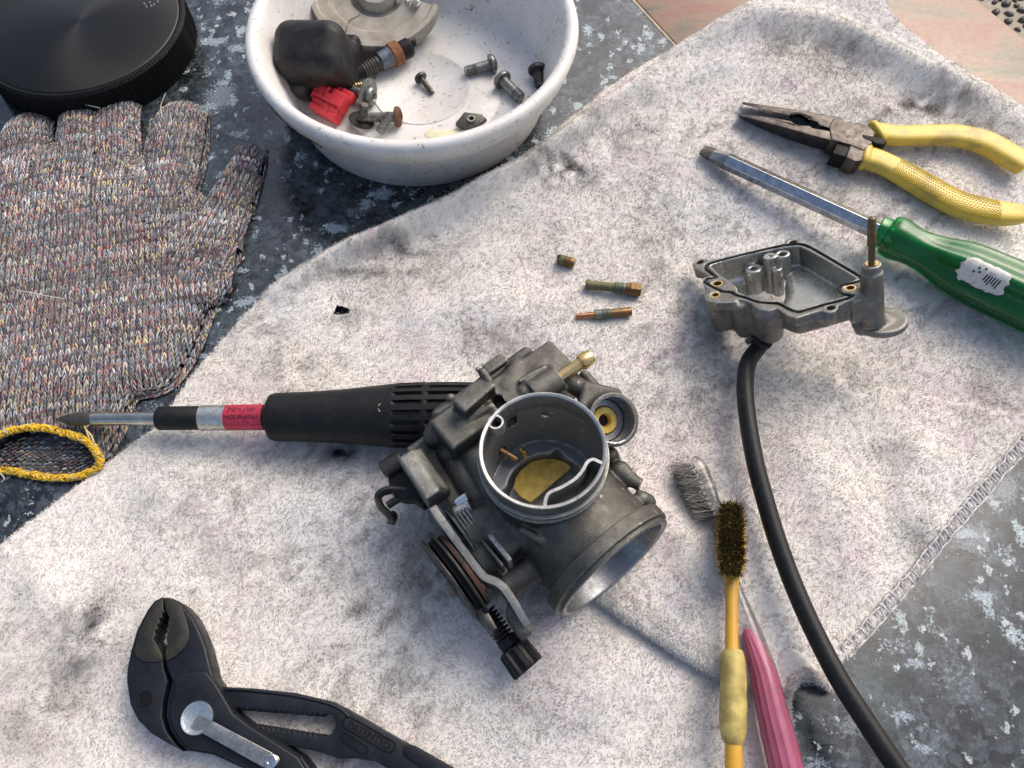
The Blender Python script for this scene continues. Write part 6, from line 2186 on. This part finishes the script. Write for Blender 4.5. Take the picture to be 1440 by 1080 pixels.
mb = MB().lathe(a, ax, [(0, 2.0), (.3, 2.3), (L * .38, 2.3)], 24)
build(mb, 'jet_head', M['greenbrass'], j)
build(MB().box(a + ax * .3, (ax, unit(np.cross(ax, A(0, 0, 1))), A(0, 0, 1)), (.8, .35, 2.6)), 'slot', M['hole'], j)
j = thing('emulsion_tube', 'green tarnished brass tube with threaded hex end', 'jet', P(862, 404, G), 'brass jets laid out on the towel')
a, b = P(823, 400, JZ + .6), P(901, 408, JZ + .6)
ax = unit(b - a); L = np.linalg.norm(b - a)
build(MB().lathe(a, ax, [(0, 1.5), (.4, 2.3), (1.6, 2.4), (2.6, 2.0), (L * .3, 1.95), (L * .53, 2.0)], 24), 'tube', M['greenbrass'], j)
build(MB().thread(a + ax * L * .53, a + ax * L * .72, 2.6, .8, .35), 'thread', M['greybrass'], j)
build(MB().lathe(a + ax * L * .72, ax, [(0, 2.5), (L * .08, 2.7)], 24), 'collar', M['brownbrass'], j)
build(MB().lathe(a + ax * L * .80, ax, [(0, 2.9), (.3, 3.2), (L * .19, 3.2), (L * .2, 2.9), (L * .2, 1.2), (L * .15, 1.1), (L * .15, .001)], 6), 'hex_head', M['brownbrass'], j, bevel=.15, smooth=False)
j = thing('needle_jet', 'thin brass jet with copper tip lowest of the three jets', 'jet', P(848, 441, G), 'brass jets laid out on the towel')
a, b = P(810, 445, JZ), P(888, 438, JZ + .4)
ax = unit(b - a); L = np.linalg.norm(b - a)
build(MB().lathe(a, ax, [(0, .9), (.3, 1.2), (L * .33, 1.3)], 20), 'copper_tip', solid('copper', (.5, .24, .12), .3, .95, c2=(.3, .14, .06), scale=.7), j)
build(MB().lathe(a + ax * L * .33, ax, [(0, 1.5), (.2, 2.1), (L * .13, 2.15)], 20), 'shoulder', M['greybrass'], j)
build(MB().thread(a + ax * L * .46, a + ax * L * .62, 2.25, .75, .3), 'thread', M['greybrass'], j)
build(MB().lathe(a + ax * L * .62, ax, [(0, 1.8), (L * .36, 1.95), (L * .38, 1.7), (L * .38, .8), (L * .34, .001)], 22), 'barrel', M['brownbrass'], j)

# ------------------------------------------------------------------ drain hose
hz = [HOSE0, P(1064, 492, 15.5), P(1054, 506, 16.5), P(1049, 525, 17.5), P(1048, 555, 18), P(1053, 600, 18), P(1062, 650, 17.5), P(1075, 700, 17), P(1093, 760, 16.5), P(1117, 825, 16.5), P(1146, 890, 17), P(1180, 955, 18), P(1215, 1010, 18.5), P(1262, 1080, 19), P(1310, 1145, 19)]
n = NT('black rubber hose')
hb = n.ramp(n.noise(0.25, 5), [(0.3, (0.005, 0.0055, 0.006)), (0.7, (0.012, 0.0125, 0.013))])
n.put('Base Color', n.mix(n.ramp(n.noise(0.5, 8, .8), [(.56, 0.0), (.75, .5)]), hb, (.09, .085, .075)))
n.put('Roughness', n.ramp(n.noise(0.5, 5), [(0.3, 0.36), (0.7, 0.55)]))
n.put('Specular IOR Level', .3)
n.bump(n.noise(1.5, 4), .06)
M['hose'] = n.m
o = build(MB().tube(smooth_path(hz, 10), 3.25, 24), 'drain_hose', M['hose'], loc=P(1100, 780, 14), angle=80)
tag(o, 'long black rubber hose running from the float bowl to the lower right', 'hose')

# ------------------------------------------------------------------ toothbrushes
n = NT('clear plastic')
n.put('Base Color', (0.93, 0.93, 0.92)); n.put('Transmission Weight', 1.0); n.put('Roughness', n.ramp(n.noise(0.5, 5), [(0.3, 0.05), (0.7, 0.2)])); n.put('IOR', 1.46)
M['clear'] = n.m
n = NT('pink core')
n.put('Base Color', n.ramp(n.noise(0.06, 3), [(0.3, (0.52, 0.10, 0.20)), (0.7, (0.64, 0.16, 0.29))])); n.put('Roughness', 0.35); n.put('Subsurface Weight', .15); n.put('Subsurface Radius', (.003, .001, .001))
M['pink'] = n.m
M['yplast'] = solid('amber yellow plastic', (0.62, 0.34, 0.035), 0.32, c2=(0.50, 0.27, 0.03), scale=0.1, dust=.15)
M['ytape'] = solid('grubby yellow tape', (0.56, 0.45, 0.13), 0.5, c2=(0.24, 0.17, 0.05), scale=0.13, bump=0.12)
M['tapeedge'] = solid('dark tape edge', (0.09, 0.065, 0.03), 0.7)


def bristles(root_pts, dirs, L, r, mat, name, parent, spread=.18, per=14, seed=1, cols=None):
    """tufts of fine tapering filaments"""
    g = np.random.default_rng(seed)
    n_ = len(root_pts) * per
    p = np.repeat(np.array(root_pts), per, 0)
    d = np.repeat(np.array(dirs), per, 0)
    jit = g.normal(0, 1, (n_, 3)); jit -= d * (jit * d).sum(1)[:, None]
    p = p + jit * .38
    d2 = d + jit * spread * g.uniform(.4, 1.3, (n_, 1)); d2 /= np.linalg.norm(d2, axis=1, keepdims=True)
    LL = L * g.uniform(.82, 1.06, n_)[:, None]
    x = np.cross(d2, A(.3, .5, .81)); x /= np.linalg.norm(x, axis=1, keepdims=True)
    y = np.cross(d2, x)
    bend = jit * g.uniform(.0, .45, (n_, 1)) * spread * 4
    rows = []
    for t, k in ((0, 1), (.5, .9), (1, .45)):
        c = p + d2 * LL * t + bend * t * t
        for a in range(3):
            an = a * 2.094
            rows.append(c + (x * math.cos(an) + y * math.sin(an)) * r * k)
    v = np.stack(rows, 1).reshape(-1, 3)
    f = np.array([(s_ * 3 + a, s_ * 3 + (a + 1) % 3, s_ * 3 + 3 + (a + 1) % 3, s_ * 3 + 3 + a) for s_ in range(2) for a in range(3)])
    fl = (np.arange(n_)[:, None, None] * 9 + f[None]).reshape(-1)
    c = np.repeat(cols[g.integers(0, len(cols), n_)] * g.uniform(.7, 1.3, (n_, 1)), 9, 0)
    o = raw_mesh(name, v, fl, np.full(n_ * 6, 4), mat, parent, colors=c)
    o['kind'] = 'stuff'
    return o


n = NT('bristle'); n.put('Base Color', n.attr()); n.put('Roughness', .6)
M['bristle'] = n.m
# the clear brush lies on its side, bristles to the left
cb = thing('clear_toothbrush', 'clear toothbrush with pink handle and grey splayed bristles lying on its side', 'toothbrush', P(1050, 880, G))
sp = smooth_path([(*P(x, y, z), w_) for x, y, z, w_ in ((970, 650, 10, 2.2), (979, 655, 10, 3.4), (990, 676, 10, 3.2), (1000, 702, 10, 3.0), (1008, 730, 9.5, 2.6), (1016, 765, 9, 2.0), (1027, 805, 8.5, 2.1), (1040, 845, 8.5, 2.8), (1053, 885, 9, 3.9), (1070, 940, 9, 5.0), (1084, 1000, 9, 5.6), (1099, 1060, 9, 6.0), (1120, 1150, 9, 6.0))], 8)
build(MB().tube(sp[:, :3], sp[:, 3], 20, up=A(0, 0, 1), squash=1.0), 'clear_body', M['clear'], cb, angle=80)
sp2 = smooth_path([(*P(x, y, z), w_) for x, y, z, w_ in ((1049, 884, 9, .3), (1055, 897, 9, 1.7), (1072, 945, 9, 2.9), (1086, 1003, 9, 3.4), (1101, 1062, 9, 3.7), (1121, 1148, 9, 3.7))], 10)
th_ = np.arange(36) * 2 * math.pi / 36
sec = np.stack([np.cos(th_), np.sin(th_)], 1) * (1 + .05 * np.cos(th_ * 12))[:, None]
build(MB().tube(sp2[:, :3], sp2[:, 3], up=A(0, 0, 1), sec=sec), 'pink_core', M['pink'], cb, angle=40)
roots, dirs = [], []
for k in range(10):
    f = k / 9
    for row, z in enumerate((7.2, 9.6, 12.0)):
        p0_ = P(973 + f * 31, 657 + f * 68, z)
        p1_ = P(941 + f * 33, 664 + f * 60, z + (row - 1) * 1.2)
        roots.append(p0_); dirs.append(unit(p1_ - p0_))
bristles(roots, dirs, np.linalg.norm(P(973, 657, 9) - P(944, 664, 9)), .13, M['bristle'], 'bristles', cb, .20, 26, 3, np.array([(.30, .285, .26), (.20, .19, .175), (.42, .40, .36), (.10, .095, .09)]))
tb_ = MB()
for p, d in zip(roots, dirs):
    tb_.cyl(p - d * 1.0, p + d * .6, .75, 8)
o = build(tb_, 'tuft_roots', solid('grey tuft root', (.22, .21, .19), .6), cb); o['kind'] = 'stuff'
# yellow brush lies over it, bristles up
yb = thing('yellow_toothbrush', 'old yellow toothbrush with olive bristles up and taped handle', 'toothbrush', P(1030, 900, G + 6))
hd = smooth_path([(*P(x, y, z), w_) for x, y, z, w_ in ((1029, 707, 12.5, 1.6), (1029, 714, 12.5, 3.8), (1028.5, 730, 12.5, 4.9), (1028, 760, 12.8, 5.3), (1028, 785, 13, 5.1), (1028.5, 802, 13.2, 4.3), (1029, 815, 13.5, 2.7), (1029, 835, 13.8, 2.15), (1029, 870, 14, 2.1), (1029, 905, 14.2, 2.2), (1030, 940, 14.4, 2.4), (1031, 1000, 14.6, 2.7), (1032, 1080, 14.6, 2.8), (1033, 1160, 14.6, 2.8))], 8)
sq = np.interp(np.arange(len(hd)), [0, 40, 52, len(hd)], [.5, .5, .85, .9])
build(MB().tube(hd[:, :3], hd[:, 3], 24, up=A(0, 0, 1), squash=sq), 'handle', M['yplast'], yb, angle=80)
tp_ = smooth_path([(*P(x, y, z), w_) for x, y, z, w_ in ((1030, 914, 14.5, 3.0), (1030.5, 925, 14.5, 3.9), (1031, 955, 14.6, 4.3), (1031, 985, 14.6, 4.2), (1031, 1015, 14.6, 4.4), (1031, 1035, 14.6, 3.9), (1031, 1046, 14.6, 2.9))], 6)
th_ = np.arange(28) * 2 * math.pi / 28
def rough_tube(path, r, name, mat, parent, amp, seed):
    g = np.random.default_rng(seed)
    mb = MB().tube(path, r, 28, up=A(0, 0, 1))
    v = mb.v[-1]
    c = np.repeat(path, 28, 0)
    nse = fbm(v[:, 1] / 5 + 3, v[:, 0] / 2 + v[:, 2] / 3, seed, 3) - .5
    mb.v[-1] = c + (v - c) * (1 + amp * nse)[:, None]
    return build(mb, name, mat, parent, angle=50)
rough_tube(tp_[:, :3], tp_[:, 3], 'tape_wrap', M['ytape'], yb, .16, 8)
for pts in (((1043, 930), (1041, 960), (1044, 990), (1043, 1010)),):
    build(MB().tube(smooth_path([P(x, y, 18.2 if 1023 < x < 1040 else 16.6) for x, y in pts], 5), .4, 6), 'tape_edge', M['tapeedge'], yb)
roots, dirs = [], []
for iy in range(15):
    for ix in range(5):
        y = 713 + iy * 6.6
        hw = 14.5 * math.sqrt(max(0, 1 - ((iy - 7) / 8.2) ** 4))
        x = 1028.5 + (ix - 2) / 2 * hw
        roots.append(P(x, y, 14.0)); dirs.append(unit(unit(EYE - roots[-1]) + A((ix - 2) * .05, .04 - (iy - 7) * .026, 0)))
bristles(roots, dirs, 7.0, .14, M['bristle'], 'bristles', yb, .085, 26, 4, np.array([(.20, .17, .06), (.30, .25, .09), (.10, .085, .035), (.38, .31, .12), (.06, .052, .03)]))

# ------------------------------------------------------------------ water drops on the granite
n = NT('water'); n.put('Base Color', (.30, .32, .33)); n.put('Transmission Weight', .35); n.put('Roughness', .02); n.put('IOR', 1.33)
M['water'] = n.m
mb = MB()
g = np.random.default_rng(21)
for cx, cy, s_, k in ((1235, 905, 14, 9), (1228, 945, 10, 7), (1330, 890, 12, 6), (1255, 990, 12, 6), (1200, 1000, 14, 12), (1310, 1030, 14, 8), (1390, 900, 14, 8), (1160, 1040, 16, 8), (1300, 960, 25, 8), (1350, 820, 25, 8), (1400, 1000, 30, 10)):
    for _ in range(k // 2):
        p = P(cx + g.normal(0, s_ * .6), cy + g.normal(0, s_), 0)
        if polydist(p[:1], p[1:2], OUT)[0] > -1: continue
        r = g.uniform(.25, .75)
        mb.lathe(p, (0, 0, 1), [(.0, r), (.06 * r, r * .97), (.2 * r, r * .7), (.28 * r, r * .3), (.3 * r, .001)], 10)
o = build(mb, 'water_drops', M['water'], loc=A(0, 0, 0))
tag(o, 'small water drops scattered on the bare granite at lower right', 'water drops', kind='stuff')

# ------------------------------------------------------------------ small pieces become sub-parts of the part they sit on
def kids(t, *names):
    return [c for c in t.children if c.name.split('.')[0] in names]


def first(t, name):
    return kids(t, name)[0]


under(first(carb, 'vent_tube'), *kids(carb, 'vent_hole'))
under(first(carb, 'brass_bushing'), *kids(carb, 'bushing_hole'))
under(first(carb, 'bore_rim'), *kids(carb, 'rim_face'))
under(first(carb, 'crescent_wall'), *kids(carb, 'crescent_rim'))
under(first(carb, 'idle_screw'), *kids(carb, 'idle_spring', 'idle_collar', 'idle_knob'))
under(first(carb, 'cable_drum'), *kids(carb, 'drum_groove'))
under(first(carb, 'throttle_shaft'), *kids(carb, 'shaft_nut'))
under(first(carb, 'choke_lever'), *kids(carb, 'claw', 'prong', 'lever_pin'))
under(first(bowl, 'accelerator_pin'), *kids(bowl, 'pin_collar'))
under(first(wp, 'spring_clip'), *kids(wp, 'clip_screw'))
under(first(wp, 'slotted_handle'), *kids(wp, 'raised_border', 'grip_panel', 'embossed_frame', 'embossed_lettering', 'lettering_shadow'))
under(first(wp, 'lower_jaw'), *kids(wp, 'rivet_hole_patch'), kids(wp, 'jaw_face')[0])
under(first(wp, 'upper_jaw'), kids(wp, 'jaw_face')[0])
gr, gc = kids(np_, 'grip'), kids(np_, 'grip_collar')
for g_, c_ in zip(gr, gc):
    under(g_, c_)
under(gr[1], *kids(np_, 'grip_knurling'))
under(first(np_, 'pivot_joint'), *kids(np_, 'pivot_rivet', 'cutter_gap', 'joint_notch'))
under(first(gs, 'label'), *kids(gs, 'label_print'))
under(first(gs, 'blade_shaft'), *kids(gs, 'blade_taper', 'blade_tip'))
under(first(bs, 'handle'), *kids(bs, 'paint_chip'))
under(first(bs, 'red_label'), *kids(bs, 'size_print', 'origin_print'))
under(first(yb, 'tape_wrap'), *kids(yb, 'tape_edge'))

tris = sum(len(p.vertices) - 2 for o in bpy.data.objects if o.type == 'MESH' for p in o.data.polygons) if 0 else 0
